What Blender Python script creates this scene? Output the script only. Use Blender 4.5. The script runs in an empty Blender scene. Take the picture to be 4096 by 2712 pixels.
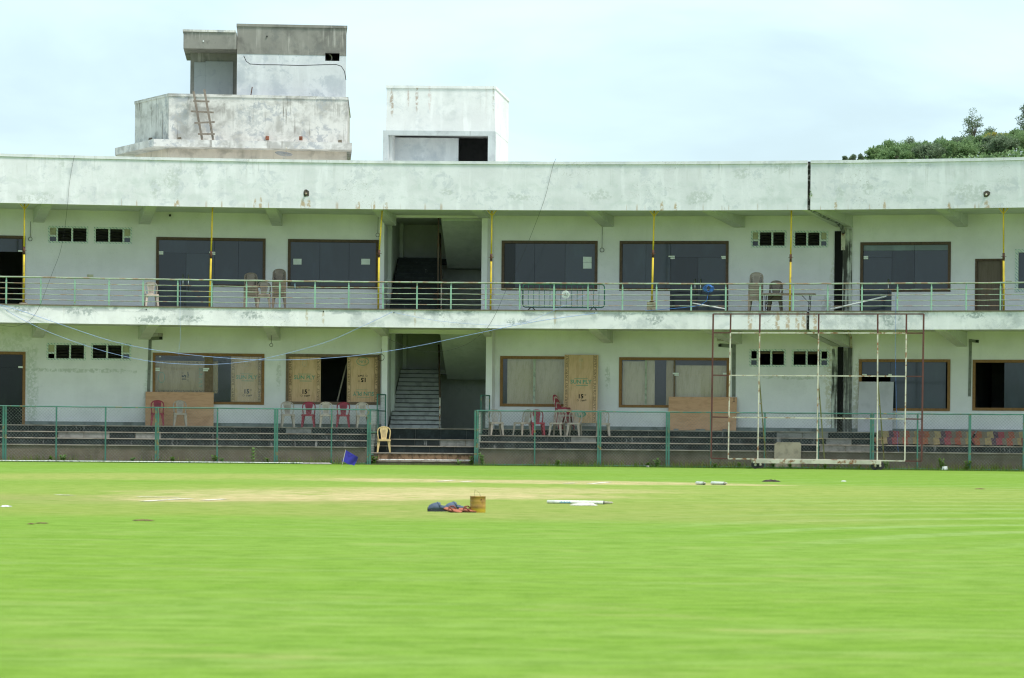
import bpy, math, random
from mathutils import Matrix, Vector
rnd = random.Random(7)
scene = bpy.context.scene
col = scene.collection
# ------------------------------------------------------------------ camera, sky, sun, exposure
F = 12100.0; YH = 1754.0; RHO = 0.009; CH = 0.96        # focal length and horizon in pixels of a 4096 wide frame
cd = bpy.data.cameras.new('camera'); cam = bpy.data.objects.new('camera', cd); col.objects.link(cam)
cd.sensor_fit = 'HORIZONTAL'; cd.sensor_width = 36.0; cd.lens = 36.0 * F / 4096
cd.shift_y = (YH - 1356) / 4096; cd.clip_start = 0.5; cd.clip_end = 5000
c_, s_ = math.cos(RHO), math.sin(RHO)
cam.matrix_world = Matrix(((c_, -s_, 0, 0), (0, 0, -1, 0), (s_, c_, 0, CH), (0, 0, 0, 1)))
cd.dof.use_dof = True; cd.dof.focus_distance = 105; cd.dof.aperture_fstop = 5.6
scene.camera = cam
SUN_EL = math.radians(60); SUN_AZ = math.radians(123)    # azimuth clockwise from +Y
sd = Vector((math.sin(SUN_AZ) * math.cos(SUN_EL), math.cos(SUN_AZ) * math.cos(SUN_EL), math.sin(SUN_EL)))
world = bpy.data.worlds.new('World'); scene.world = world; world.use_nodes = True
wn = world.node_tree.nodes; wl = world.node_tree.links
bg = wn['Background']; bg.inputs['Strength'].default_value = 0.1
sky = wn.new('ShaderNodeTexSky'); sky.sky_type = 'NISHITA'; sky.sun_disc = False
sky.sun_elevation = SUN_EL; sky.sun_rotation = SUN_AZ; sky.dust_density = 3.0
tc = wn.new('ShaderNodeTexCoord'); mp = wn.new('ShaderNodeMapping'); mp.inputs['Scale'].default_value = (6, 6, 15)
wl.new(tc.outputs['Generated'], mp.inputs['Vector'])
nz = wn.new('ShaderNodeTexNoise'); nz.inputs['Scale'].default_value = 1.3; nz.inputs['Detail'].default_value = 5
nz.inputs['Roughness'].default_value = 0.52; nz.inputs['Distortion'].default_value = 0.3
wl.new(mp.outputs['Vector'], nz.inputs['Vector'])
mr = wn.new('ShaderNodeMapRange'); mr.interpolation_type = 'SMOOTHSTEP'
for k, v in ((1, 0.30), (2, 0.72), (3, 0.62), (4, 1.0)): mr.inputs[k].default_value = v
wl.new(nz.outputs['Fac'], mr.inputs[0])
mx = wn.new('ShaderNodeMix'); mx.data_type = 'RGBA'
wl.new(mr.outputs[0], mx.inputs[0]); wl.new(sky.outputs['Color'], mx.inputs[6])
mx.inputs[7].default_value = (6.75, 8.75, 9.5, 1)
wl.new(mx.outputs[2], bg.inputs['Color'])
sl = bpy.data.lights.new('sun', 'SUN'); sl.energy = 3.1; sl.angle = math.radians(14); sl.color = (1, 0.96, 0.9)
so = bpy.data.objects.new('sun', sl); col.objects.link(so)
so.rotation_euler = sd.to_track_quat('Z', 'Y').to_euler(); so.location = (60, 0, 80)
vs = scene.view_settings; vs.view_transform = 'Standard'; vs.look = 'None'; vs.gamma = 1; vs.use_curve_mapping = False
vs.exposure = 0.40
scene.render.engine = 'CYCLES'; scene.cycles.filter_width = 1.2

# ------------------------------------------------------------------ geometry of the place
RW = 72.0; DW = 110.0                                    # curved facade: wall radius, distance of its farthest point
_u = (750 - 2048) / F; _L = DW - RW; _n = math.hypot(_u, 1)
CX, CY = _u * _L / _n, _L / _n                            # centre of the ground, which the facade curves around
BD = 3.3                                                  # depth of the gallery in front of the wall

def ray(px, py):
    u = (px - 2048) / F; v = (YH - py) / F
    return u * c_ - v * s_, u * s_ + v * c_
def PY(px, py, Y):
    a, b = ray(px, py); return Vector((a * Y, Y, CH + b * Y))
def GR(px, py):
    a, b = ray(px, py); Y = -CH / b; return Vector((a * Y, Y, 0))
def S(px, py, o=0.0):
    a, b = ray(px, py)
    A = a * a + 1; B = -2 * (a * CX + CY); D = CX * CX + CY * CY - (RW - o) ** 2
    t = (-B + math.sqrt(B * B - 4 * A * D)) / (2 * A)
    ang = math.atan2(a * t - CX, t - CY)
    return ang * RW, CH + b * t
def W(s, o, z):
    a = s / RW; r = RW - o
    return Vector((CX + r * math.sin(a), CY + r * math.cos(a), z))
def HP(px, py, o):
    s, z = S(px, py, o); return W(s, o, z)
def ZP(px, py, o): return S(px, py, o)[1]

Z_VER, Z_S1B, Z_S1T, Z_PB, Z_PT = 1.30, 4.835, 5.475, 8.99, 10.70
S_L = S(-700, 1300)[0]; S_R = S(4800, 1300)[0]

class MB:
    def __init__(self): self.v = []; self.f = []
    def quad(self, *p):
        n = len(self.v); self.v += [tuple(q) for q in p]; self.f.append(tuple(range(n, n + len(p))))
    def hexa(self, b, t):
        n = len(self.v); self.v += [tuple(q) for q in b] + [tuple(q) for q in t]; m = len(b)
        self.f.append(tuple(n + i for i in reversed(range(m)))); self.f.append(tuple(n + m + i for i in range(m)))
        for i in range(m):
            j = (i + 1) % m; self.f.append((n + i, n + j, n + m + j, n + m + i))
    def box(self, x0, x1, y0, y1, z0, z1):
        self.hexa([(x0, y0, z0), (x1, y0, z0), (x1, y1, z0), (x0, y1, z0)], [(x0, y0, z1), (x1, y0, z1), (x1, y1, z1), (x0, y1, z1)])
    def cbox(self, s0, s1, o0, o1, z0, z1, step=1.6):     # box following the curve; o0 is the outer (camera side) offset
        n = max(1, int(math.ceil(abs(s1 - s0) / step))); b = len(self.v)
        for i in range(n + 1):
            s = s0 + (s1 - s0) * i / n
            self.v += [tuple(W(s, o0, z0)), tuple(W(s, o1, z0)), tuple(W(s, o1, z1)), tuple(W(s, o0, z1))]
        for i in range(n):
            a = b + i * 4; c = a + 4
            for k in range(4):
                m = (k + 1) % 4; self.f.append((a + k, a + m, c + m, c + k))
        self.f.append((b + 3, b + 2, b + 1, b)); e = b + n * 4; self.f.append((e, e + 1, e + 2, e + 3))
    def tube(self, path, r, n=6, caps=True):
        path = [Vector(p) for p in path]; b = len(self.v); m = len(path)
        rr = r if isinstance(r, (list, tuple)) else [r] * m
        t0 = (path[1] - path[0]).normalized()
        up = Vector((0, 0, 1)) if abs(t0.z) < .9 else Vector((1, 0, 0))
        nx = t0.cross(up).normalized()
        for i, p in enumerate(path):
            t = (path[min(i + 1, m - 1)] - path[max(i - 1, 0)]).normalized()
            nx = (nx - t * nx.dot(t)).normalized(); ny = t.cross(nx)
            for k in range(n):
                a = 2 * math.pi * k / n; self.v.append(tuple(p + (nx * math.cos(a) + ny * math.sin(a)) * rr[i]))
        for i in range(m - 1):
            for k in range(n):
                j = (k + 1) % n; self.f.append((b + i * n + k, b + i * n + j, b + (i + 1) * n + j, b + (i + 1) * n + k))
        if caps:
            self.f.append(tuple(b + k for k in reversed(range(n)))); self.f.append(tuple(b + (m - 1) * n + k for k in range(n)))
    def beam(self, p, q, w, d):                           # rectangular bar
        p, q = Vector(p), Vector(q); t = (q - p).normalized()
        ref = Vector((0, 1, 0)) if abs(t.y) < .9 else Vector((0, 0, 1))
        x = t.cross(ref).normalized() * (w / 2); y = x.normalized().cross(t).normalized() * (d / 2)
        self.hexa([p - x - y, p + x - y, p + x + y, p - x + y], [q - x - y, q + x - y, q + x + y, q - x + y])
    def lathe(self, prof, n=20, c=(0, 0, 0)):
        b = len(self.v)
        for r, z in prof:
            for k in range(n):
                a = 2 * math.pi * k / n; self.v.append((c[0] + r * math.cos(a), c[1] + r * math.sin(a), c[2] + z))
        for i in range(len(prof) - 1):
            for k in range(n):
                j = (k + 1) % n; self.f.append((b + i * n + k, b + i * n + j, b + (i + 1) * n + j, b + (i + 1) * n + k))
        if prof[0][0] > 1e-4: self.f.append(tuple(b + k for k in reversed(range(n))))
        if prof[-1][0] > 1e-4: self.f.append(tuple(b + (len(prof) - 1) * n + k for k in range(n)))
    def mesh(self, name, mat, smooth=False):
        me = bpy.data.meshes.new(name); me.from_pydata(self.v, [], self.f); me.materials.append(mat)
        if smooth:
            for p in me.polygons: p.use_smooth = True
        me.validate(); me.update(); return me
    def build(self, name, mat, parent=None, smooth=False):
        return link(name, self.mesh(name, mat, smooth), parent)
def link(name, me, parent=None):
    o = bpy.data.objects.new(name, me); col.objects.link(o)
    if parent is not None: o.parent = parent
    return o
def tag(o, label=None, cat=None, group=None, kind=None):
    if label: o['label'] = label
    if cat: o['category'] = cat
    if group: o['group'] = group
    if kind: o['kind'] = kind
    return o
def empty(name, loc=(0, 0, 0), rz=0.0):
    o = bpy.data.objects.new(name, None); col.objects.link(o); o.location = loc; o.rotation_euler = (0, 0, rz)
    o.empty_display_size = .2; return o
def copy_tree(o, parent=None):
    c = o.copy(); col.objects.link(c); c.parent = parent
    for ch in list(o.children): copy_tree(ch, c)
    return c
def rz_at(s): return -s / RW

# ------------------------------------------------------------------ materials
class NB:
    def __init__(self, name, rough=.8, spec=.3):
        self.m = bpy.data.materials.new(name); self.m.use_nodes = True
        self.t = self.m.node_tree; self.p = self.t.nodes['Principled BSDF']
        self.p.inputs['Roughness'].default_value = rough; self.p.inputs['Specular IOR Level'].default_value = spec
        self._pos = None
    def n(self, ty): return self.t.nodes.new(ty)
    def set(self, sock, v):
        if hasattr(v, 'is_linked') or isinstance(v, bpy.types.NodeSocket): self.t.links.new(v, sock)
        elif isinstance(v, (tuple, list)) and sock.type == 'RGBA': sock.default_value = tuple(v[:3]) + (1,)
        else: sock.default_value = v
    @property
    def pos(self):
        if self._pos is None: self._pos = self.n('ShaderNodeNewGeometry').outputs['Position']
        return self._pos
    def obj(self): return self.n('ShaderNodeTexCoord').outputs['Object']
    def scale(self, v, sc, loc=(0, 0, 0)):
        q = self.n('ShaderNodeMapping'); self.set(q.inputs[0], v); q.inputs['Scale'].default_value = sc; q.inputs['Location'].default_value = loc
        return q.outputs[0]
    def noise(self, v, sc=1, det=3, rough=.55, dist=0):
        q = self.n('ShaderNodeTexNoise'); self.set(q.inputs['Vector'], v); q.inputs['Scale'].default_value = sc
        q.inputs['Detail'].default_value = det; q.inputs['Roughness'].default_value = rough; q.inputs['Distortion'].default_value = dist
        return q.outputs['Fac']
    def ramp(self, v, a, b, lo=0., hi=1.):
        q = self.n('ShaderNodeMapRange'); q.interpolation_type = 'SMOOTHSTEP'; self.set(q.inputs[0], v)
        q.inputs[1].default_value = min(a, b); q.inputs[2].default_value = max(a, b)
        q.inputs[3].default_value = lo if a < b else hi; q.inputs[4].default_value = hi if a < b else lo
        return q.outputs[0]
    def math(self, op, a, b=0., clamp=False):
        q = self.n('ShaderNodeMath'); q.operation = op; q.use_clamp = clamp; self.set(q.inputs[0], a); self.set(q.inputs[1], b); return q.outputs[0]
    def mul(self, *a):
        r = a[0]
        for b in a[1:]: r = self.math('MULTIPLY', r, b)
        return r
    def mix(self, a, b, f):
        q = self.n('ShaderNodeMix'); q.data_type = 'RGBA'; self.set(q.inputs[0], f); self.set(q.inputs[6], a); self.set(q.inputs[7], b); return q.outputs[2]
    def xyz(self, v=None):
        q = self.n('ShaderNodeSeparateXYZ'); self.set(q.inputs[0], v if v is not None else self.pos); return q.outputs
    def vecm(self, op, a, b):
        q = self.n('ShaderNodeVectorMath'); q.operation = op; self.set(q.inputs[0], a); self.set(q.inputs[1], b); return q
    def bump(self, h, dist=.01, st=.5):
        q = self.n('ShaderNodeBump'); self.set(q.inputs['Height'], h); q.inputs['Distance'].default_value = dist; q.inputs['Strength'].default_value = st
        self.t.links.new(q.outputs[0], self.p.inputs['Normal'])
    def done(self, c):
        self.set(self.p.inputs['Base Color'], c); return self.m
    def blob(self, x, z, wx, wz, warp, amt=.8):           # soft ragged mark on a facade, in metres
        X, _, Z = self.xyz()
        dx = self.math('DIVIDE', self.math('SUBTRACT', X, x), wx); dz = self.math('DIVIDE', self.math('SUBTRACT', Z, z), wz)
        d = self.math('SQRT', self.math('ADD', self.mul(dx, dx), self.mul(dz, dz)))
        d = self.math('ADD', d, self.math('MULTIPLY', self.math('SUBTRACT', warp, .5), amt * 2))
        return self.ramp(d, 1.1, .55)

def simple(name, c, rough=.7, spec=.3, metal=0., var=.15, sc=6, c2=None, lo=.45, hi=.65, bump=0.):
    b = NB(name, rough, spec); b.p.inputs['Metallic'].default_value = metal
    v = b.noise(b.pos, sc, 4); dark = c2 if c2 else tuple(k * (1 - var * 2.2) for k in c)
    cc = b.mix(c, dark, b.ramp(v, lo, hi))
    if bump: b.bump(b.noise(b.pos, sc * 6, 3), bump)
    return b.done(cc)

def plaster(name, base, grey=(.45, .47, .46), g_lo=.56, g_hi=.70, g_amt=.6, streak=.35, streak_col=(.28, .27, .24), zr=None, cracks=.35, rust=None, stains=(), bands=(), rough=.88, hl=.6, p_amt=.4, p_col=None):
    b = NB(name, rough, .2); P = b.pos; X, Y, Z = b.xyz()
    big = b.noise(P, .55, 5, .6, .4); med = b.noise(P, 1.9, 6, .62, .3); fine = b.noise(P, 14, 4, .6)
    c = b.mix(base, tuple(k * .90 for k in base), b.ramp(b.noise(P, .9, 3), .35, .7))
    c = b.mix(c, tuple(min(1, k * 1.08) for k in base), b.mul(b.ramp(b.noise(b.scale(P, (3, 3, .5), (4, 1, 2)), 1, 3), .52, .66), hl))
    m = b.mul(b.ramp(big, g_lo, g_hi), b.ramp(med, .40, .62), g_amt)
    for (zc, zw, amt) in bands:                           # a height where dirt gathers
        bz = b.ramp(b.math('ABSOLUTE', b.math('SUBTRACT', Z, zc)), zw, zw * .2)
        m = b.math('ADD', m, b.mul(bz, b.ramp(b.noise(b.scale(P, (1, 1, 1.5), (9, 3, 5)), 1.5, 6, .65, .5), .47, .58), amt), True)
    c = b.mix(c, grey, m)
    if p_amt:
        pc = p_col or (base[0] * .70, base[1] * .73, base[2] * .76)
        c = b.mix(c, pc, b.mul(b.ramp(b.noise(P, 2.6, 9, .72, .5), .50, .60), b.ramp(b.noise(b.scale(P, (1, 1, 1.6), (7, 2, 4)), .8, 4), .42, .58), p_amt))
        c = b.mix(c, tuple(k * .55 for k in base), b.mul(b.ramp(b.noise(P, 7, 8, .75), .60, .68), b.ramp(b.noise(P, .6, 3), .45, .6), p_amt * .9))
    st = b.ramp(b.noise(b.scale(P, (7.5, 7.5, .40)), 1, 7, .68), .53, .68)
    st2 = b.noise(P, .8, 2)
    f = b.mul(st, b.ramp(st2, .40, .62), streak)
    if zr: f = b.mul(f, b.ramp(Z, zr[0], zr[1]))
    c = b.mix(c, streak_col, f)
    if rust:                                              # short rusty runs above an edge at height z
        z0, zh, amt = rust
        r = b.mul(b.ramp(b.noise(b.scale(P, (5.5, 5.5, .12), (3, 7, 1)), 1, 3, .5), .62, .70), b.ramp(b.math('SUBTRACT', Z, b.mul(b.noise(b.scale(P, (2, 2, .1)), 1, 2), zh * 1.6)), z0 + .02 * zh, z0 - .5 * zh), amt)
        c = b.mix(c, (.38, .22, .08), r)
    w = b.noise(P, 3.2, 6, .68, .4); w9 = b.noise(P, 9, 5, .65); wv = b.noise(b.scale(P, (9, 9, 2)), 1, 4, .6)
    for (x, z, wx, wz, sc, amt) in stains:
        c = b.mix(c, sc, b.mul(b.blob(x, z, wx, wz, wv if wz > wx * 2 else w, .5 if wz > wx * 2 else 1.5), b.ramp(w9, .40, .55), amt))
    if cracks:
        vo = b.n('ShaderNodeTexVoronoi'); vo.feature = 'DISTANCE_TO_EDGE'; vo.inputs['Scale'].default_value = 2.6
        q = b.vecm('ADD', P, b.scale(P, (0, 0, 0))); b.set(vo.inputs['Vector'], q.outputs[0])
        ns = b.n('ShaderNodeTexNoise'); ns.inputs['Scale'].default_value = 3; b.set(ns.inputs['Vector'], P); b.t.links.new(ns.outputs['Color'], q.inputs[1])
        ck = b.mul(b.ramp(vo.outputs['Distance'], .016, .004), b.ramp(b.noise(P, .5, 2), .50, .62), cracks)
        c = b.mix(c, (.30, .29, .26), ck)
    c = b.mix(c, tuple(k * .82 for k in base), b.mul(b.ramp(fine, .55, .75), .35))
    b.bump(b.math('ADD', med, b.math('MULTIPLY', fine, .4)), .012, .5)
    return b.done(c)

MINT = (.755, .735, .79)
def fx(px, py): p = HP(px, py, BD); return p.x, p.z
stain_f = []
for (px, y0, y1, w) in ((707, 780, 832, 14), (1212, 790, 832, 13), (1235, 790, 832, 10), (1435, 800, 834, 7), (1497, 800, 834, 6), (1545, 800, 836, 8), (1020, 785, 832, 8), (1043, 780, 832, 7), (2648, 795, 836, 8), (2702, 798, 836, 7), (3538, 785, 836, 7), (3343, 790, 836, 7), (3797, 805, 836, 8), (3946, 795, 836, 15)):
    x, z1 = fx(px, y0); _, z0 = fx(px, y1); stain_f.append((x, z0, w / 113, (z1 - z0) * .95, (.42, .27, .12), .75))
for (px, py, wx, wz) in ((690, 720, 40, 55), (620, 750, 22, 50), (250, 660, 14, 22), (800, 680, 18, 45), (3360, 765, 22, 28), (3470, 760, 22, 30), (3880, 770, 85, 40), (3640, 770, 25, 14), (2080, 790, 50, 14), (1790, 770, 30, 18), (2390, 780, 60, 22), (2800, 790, 60, 26), (2960, 690, 45, 22), (150, 790, 90, 22), (3130, 670, 40, 30)):
    x, z = fx(px, py); stain_f.append((x, z, wx / 113, wz / 113, (.46, .48, .47), .55))
stain_s = []
for (px, py, wx, wz) in ((80, 1238, 50, 14), (330, 1245, 60, 16), (600, 1280, 90, 16), (760, 1275, 60, 14), (1000, 1260, 70, 18), (1750, 1250, 30, 12), (1870, 1243, 26, 10), (2040, 1285, 20, 14), (2090, 1285, 24, 14), (2480, 1265, 35, 20), (2620, 1280, 40, 20), (3560, 1280, 40, 24), (3900, 1260, 40, 14)):
    x, z = fx(px, py); stain_s.append((x, z, wx / 113, wz / 113, (.28, .31, .32), .75))
for px in (3000, 3110, 3150, 3190, 3215, 3260):
    x, z = fx(px, 1290); stain_s.append((x, z, 10 / 113, .5, (.45, .27, .12), .7))
for px in (1227, 1293, 1660, 2220):
    x, z = fx(px, 1270); stain_s.append((x, z, 6 / 113, .35, (.45, .34, .2), .55))
M = {}
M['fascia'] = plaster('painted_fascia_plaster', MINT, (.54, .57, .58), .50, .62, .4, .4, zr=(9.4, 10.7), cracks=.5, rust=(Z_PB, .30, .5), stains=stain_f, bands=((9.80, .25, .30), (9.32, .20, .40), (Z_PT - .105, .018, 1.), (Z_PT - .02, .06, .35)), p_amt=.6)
M['slab'] = plaster('weathered_slab_plaster', (.81, .78, .81), (.42, .43, .46), .50, .60, .7, .4, (.36, .33, .27), zr=(4.9, 5.6), cracks=.5, stains=stain_s, bands=((5.36, .13, .8),), p_amt=.55)
def wx_(px, py): p = HP(px, py, 0); return p.x, p.z
stain_w = []
for (px, py, wx, wz, c, a) in ((300, 1482, 300, 9, (.50, .51, .47), .75), (128, 1560, 26, 190, (.50, .52, .48), .8), (590, 1600, 22, 130, (.56, .58, .55), .7), (3330, 1560, 36, 240, (.55, .50, .38), .75), (3430, 1600, 22, 200, (.50, .47, .38), .7), (3200, 1510, 140, 9, (.52, .53, .48), .7), (60, 1420, 75, 110, (.52, .54, .47), .45), (2430, 1510, 12, 60, (.45, .46, .42), .6), (1115, 1500, 12, 60, (.45, .46, .42), .5), (3120, 1720, 200, 12, (.42, .40, .36), .5), (3900, 1725, 160, 9, (.38, .37, .34), .6), (2100, 1714, 120, 8, (.42, .42, .4), .5), (400, 1697, 60, 6, (.35, .33, .3), .7), (3310, 1220, 30, 45, (.42, .40, .36), .6), (3340, 1100, 20, 80, (.62, .60, .52), .7)):
    x, z = wx_(px, py); stain_w.append((x, z, wx / 110, wz / 110, c, a))
M['wall'] = plaster('gallery_wall_paint', (.82, .785, .82), (.58, .60, .57), .58, .72, .3, .05, cracks=.12, stains=stain_w, hl=.1, p_amt=.06)
M['soffit'] = plaster('soffit_plaster', (.66, .68, .63), (.50, .51, .46), .5, .66, .4, .05, cracks=.1, p_amt=.15)
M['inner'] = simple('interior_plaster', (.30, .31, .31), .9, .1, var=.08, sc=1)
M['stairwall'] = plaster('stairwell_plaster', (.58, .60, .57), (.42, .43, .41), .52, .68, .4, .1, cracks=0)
M['tank'] = None
def granite(name, base, lightc, lo, hi):
    b = NB(name, .55, .22); P = b.pos
    c = b.mix(base, tuple(k * 2.0 for k in base), b.ramp(b.noise(P, 3, 5, .65), .42, .66))
    c = b.mix(c, lightc, b.mul(b.ramp(b.noise(b.scale(P, (6, 6, 1.2)), 1, 5, .65), lo, hi), .7))
    c = b.mix(c, tuple(k * 3 for k in base), b.mul(b.ramp(b.noise(P, 60, 2), .6, .75), .5))
    return b.done(c)
M['granite'] = granite('dark_granite', (.012, .016, .017), (.22, .22, .21), .64, .78)
M['granite_worn'] = granite('scuffed_granite', (.018, .022, .023), (.34, .34, .33), .57, .72)
M['tread'] = simple('stone_tread', (.33, .29, .25), .8, .2, var=.18, sc=3, c2=(.20, .17, .14))
M['floor'] = simple('gallery_floor_stone', (.20, .205, .20), .6, .4, var=.2, sc=2)
M['skirt'] = simple('stone_skirting', (.20, .23, .225), .6, .4, var=.2, sc=3)
M['concrete'] = plaster('raw_concrete_base', (.175, .145, .11), (.10, .085, .06), .45, .6, .7, .4, (.12, .10, .08), cracks=.2)
M['cement'] = simple('bare_cement', (.27, .26, .24), .9, .1, var=.12, sc=5, bump=.01)
M['cement_dark'] = simple('fresh_cement_fill', (.22, .225, .21), .9, .1, var=.12, sc=8, bump=.01)
M['steps_grey'] = simple('stair_stone', (.40, .41, .40), .7, .3, var=.12, sc=4)
def wood(name, base, dark, sc=(1.5, 1.5, 14), rough=.6):
    b = NB(name, rough, .3); v = b.scale(b.obj(), sc)
    g = b.noise(v, 2.2, 6, .6, 1.2); c = b.mix(base, dark, b.ramp(g, .42, .66))
    c = b.mix(c, tuple(k * .7 for k in dark), b.mul(b.ramp(b.noise(b.obj(), 1.7, 4), .55, .72), .4))
    return b.done(c)
M['ply'] = wood('plywood_face', (.66, .43, .27), (.56, .35, .205), (5, 5, .8), .7)
M['ply_red'] = wood('reddish_plywood_face', (.60, .34, .21), (.51, .28, .165), (1, 1, 4), .7)
M['ply_grey'] = wood('pale_plywood_face', (.62, .49, .38), (.53, .41, .30), (5, 5, .9), .7)
M['ply_dull'] = wood('dull_plywood_face', (.46, .32, .19), (.37, .25, .14), (5, 5, .9), .7)  # darker, duller plywood tone
M['frame'] = wood('dark_wood_frame', (.115, .070, .045), (.07, .042, .03), (6, 6, 6))
M['frame_new'] = wood('new_wood_frame', (.27, .135, .05), (.20, .095, .035), (6, 6, 6))
M['frame_dull'] = wood('weathered_wood_frame', (.20, .135, .085), (.14, .09, .06), (6, 6, 6))
M['door_wood'] = wood('brown_laminate_door', (.155, .115, .085), (.12, .088, .064), (14, 14, .8))
M['ink_dark'] = simple('stencil_ink_brown', (.075, .05, .03), .8, .1, var=.2, sc=30)
M['ink_black'] = simple('stencil_ink_black', (.02, .02, .02), .8, .1)
M['ink_teal'] = simple('stencil_ink_teal', (.09, .33, .25), .8, .1, var=.3, sc=12, c2=(.22, .30, .18))
M['ink_white'] = simple('stencil_ink_white', (.55, .48, .36), .8, .1, var=.2, sc=12)
def glassmat(name, c, rough=.06, spec=.5, ior=1.6):
    b = NB(name, rough, spec); b.p.inputs['IOR'].default_value = ior
    v = b.noise(b.scale(b.pos, (1, 1, .4)), 1.5, 4)
    g = b.n('ShaderNodeMapRange'); b.set(g.inputs[0], v); g.inputs[1].default_value = .4; g.inputs[2].default_value = .7; g.inputs[3].default_value = rough; g.inputs[4].default_value = rough + .06
    b.t.links.new(g.outputs[0], b.p.inputs['Roughness'])
    return b.done(b.mix(c, tuple(k * 1.5 for k in c), b.ramp(v, .45, .7)))
M['glass'] = glassmat('tinted_film_glass', (.017, .026, .038), .05, .42)
M['glass_b'] = glassmat('tinted_film_glass_darker', (.011, .017, .025), .05, .38)
M['glass_c'] = glassmat('tinted_film_glass_paler', (.026, .038, .052), .07, .42)
M['glass_dark'] = glassmat('black_tinted_glass', (.008, .012, .012), .08, .4, 1.45)
M['glass_frost'] = glassmat('frosted_film_strip', (.11, .15, .155), .3)
def clearglass():
    m = bpy.data.materials.new('clear_dusty_glass'); m.use_nodes = True; t = m.node_tree; t.nodes.clear()
    o = t.nodes.new('ShaderNodeOutputMaterial'); mxs = t.nodes.new('ShaderNodeMixShader'); tr = t.nodes.new('ShaderNodeBsdfTransparent'); gl = t.nodes.new('ShaderNodeBsdfGlossy')
    tr.inputs[0].default_value = (.95, .96, .955, 1); gl.inputs['Roughness'].default_value = .05; mxs.inputs[0].default_value = .05
    t.links.new(tr.outputs[0], mxs.inputs[1]); t.links.new(gl.outputs[0], mxs.inputs[2]); t.links.new(mxs.outputs[0], o.inputs[0]); return m
M['clear'] = clearglass()
def rusty(name, paint, amt=.5, sc=7, rust=(.13, .055, .03), rough=.6):
    b = NB(name, rough, .35); v = b.noise(b.pos, sc, 6, .65, .3)
    c = b.mix(paint, tuple(k * .75 for k in paint), b.ramp(b.noise(b.pos, 2, 2), .4, .7))
    return b.done(b.mix(c, rust, b.ramp(v, .62 - amt * .2, .70 - amt * .12)))
M['rail'] = rusty('green_rail_paint', (.33, .40, .29), .75, 2.6, (.27, .19, .125))
M['railpost'] = rusty('green_post_paint', (.27, .46, .35), .15, 8, (.25, .2, .1))
M['fence'] = rusty('green_fence_paint', (.06, .175, .14), .3, 5, (.20, .16, .07))
M['wire'] = simple('chain_link_wire', (.22, .26, .235), .5, .5, var=.25, sc=2)
M['yellow'] = rusty('yellow_prop_paint', (.66, .47, .035), .1, 7, (.22, .10, .03))
M['rust'] = simple('rust', (.13, .06, .04), .85, .2, var=.3, sc=20)
M['maroon'] = rusty('maroon_oxide_paint', (.115, .040, .035), .1, 6)
M['whitesteel'] = rusty('rusty_white_paint', (.60, .56, .47), .6, 5, (.25, .11, .05))
M['rubber'] = simple('black_rubber', (.035, .035, .037), .8, .3)
M['white'] = simple('white_plastic', (.78, .79, .77), .4, .4, var=.05)
M['steel'] = simple('brushed_steel', (.62, .62, .60), .25, .5, metal=1.0, var=.05)
M['black'] = simple('black_plastic_and_shade', (.018, .018, .018), .6, .3)  # black parts; also the painted dark inside the stair head
M['bluecord'] = simple('pale_blue_cord', (.30, .42, .72), .6, .3, var=.1)
M['bluerope'] = simple('blue_cable', (.06, .19, .55), .5, .4, var=.2)
M['whiterope'] = simple('white_rope', (.72, .72, .70), .8, .2, var=.2, sc=12)
M['flag'] = simple('blue_flag_cloth', (.05, .045, .36), .7, .2, var=.15, sc=5)
M['brick'] = simple('cream_brick', (.50, .43, .33), .9, .1, var=.15, sc=12)
M['redbrick'] = simple('red_brick', (.28, .11, .07), .9, .1, var=.2, sc=14)
M['oldwood'] = wood('grey_weathered_wood', (.24, .20, .165), (.16, .13, .105), (6, 6, 2), .85)
def vent_frame():
    b = NB('taped_window_frame', .5, .4); X, Y, Z = b.xyz()
    a = b.math('ADD', b.mul(X, 9.), b.mul(Z, 9.)); fr = b.math('FRACT', a)
    c = b.mix((.66, .70, .66), (.20, .32, .40), b.mul(b.ramp(fr, .66, .74), b.ramp(b.noise(b.pos, 25, 2), .42, .52)))
    return b.done(c)
M['vent'] = vent_frame()
M['louvre_beige'] = simple('beige_louvre', (.55, .52, .36), .6, .3, var=.1)
M['louvre_dark'] = simple('dusty_dark_louvre', (.045, .042, .036), .35, .5, var=.3, sc=10)
M['paper'] = simple('white_paper', (.72, .75, .73), .8, .2, var=.05)

def ply_text(b): pass
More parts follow.
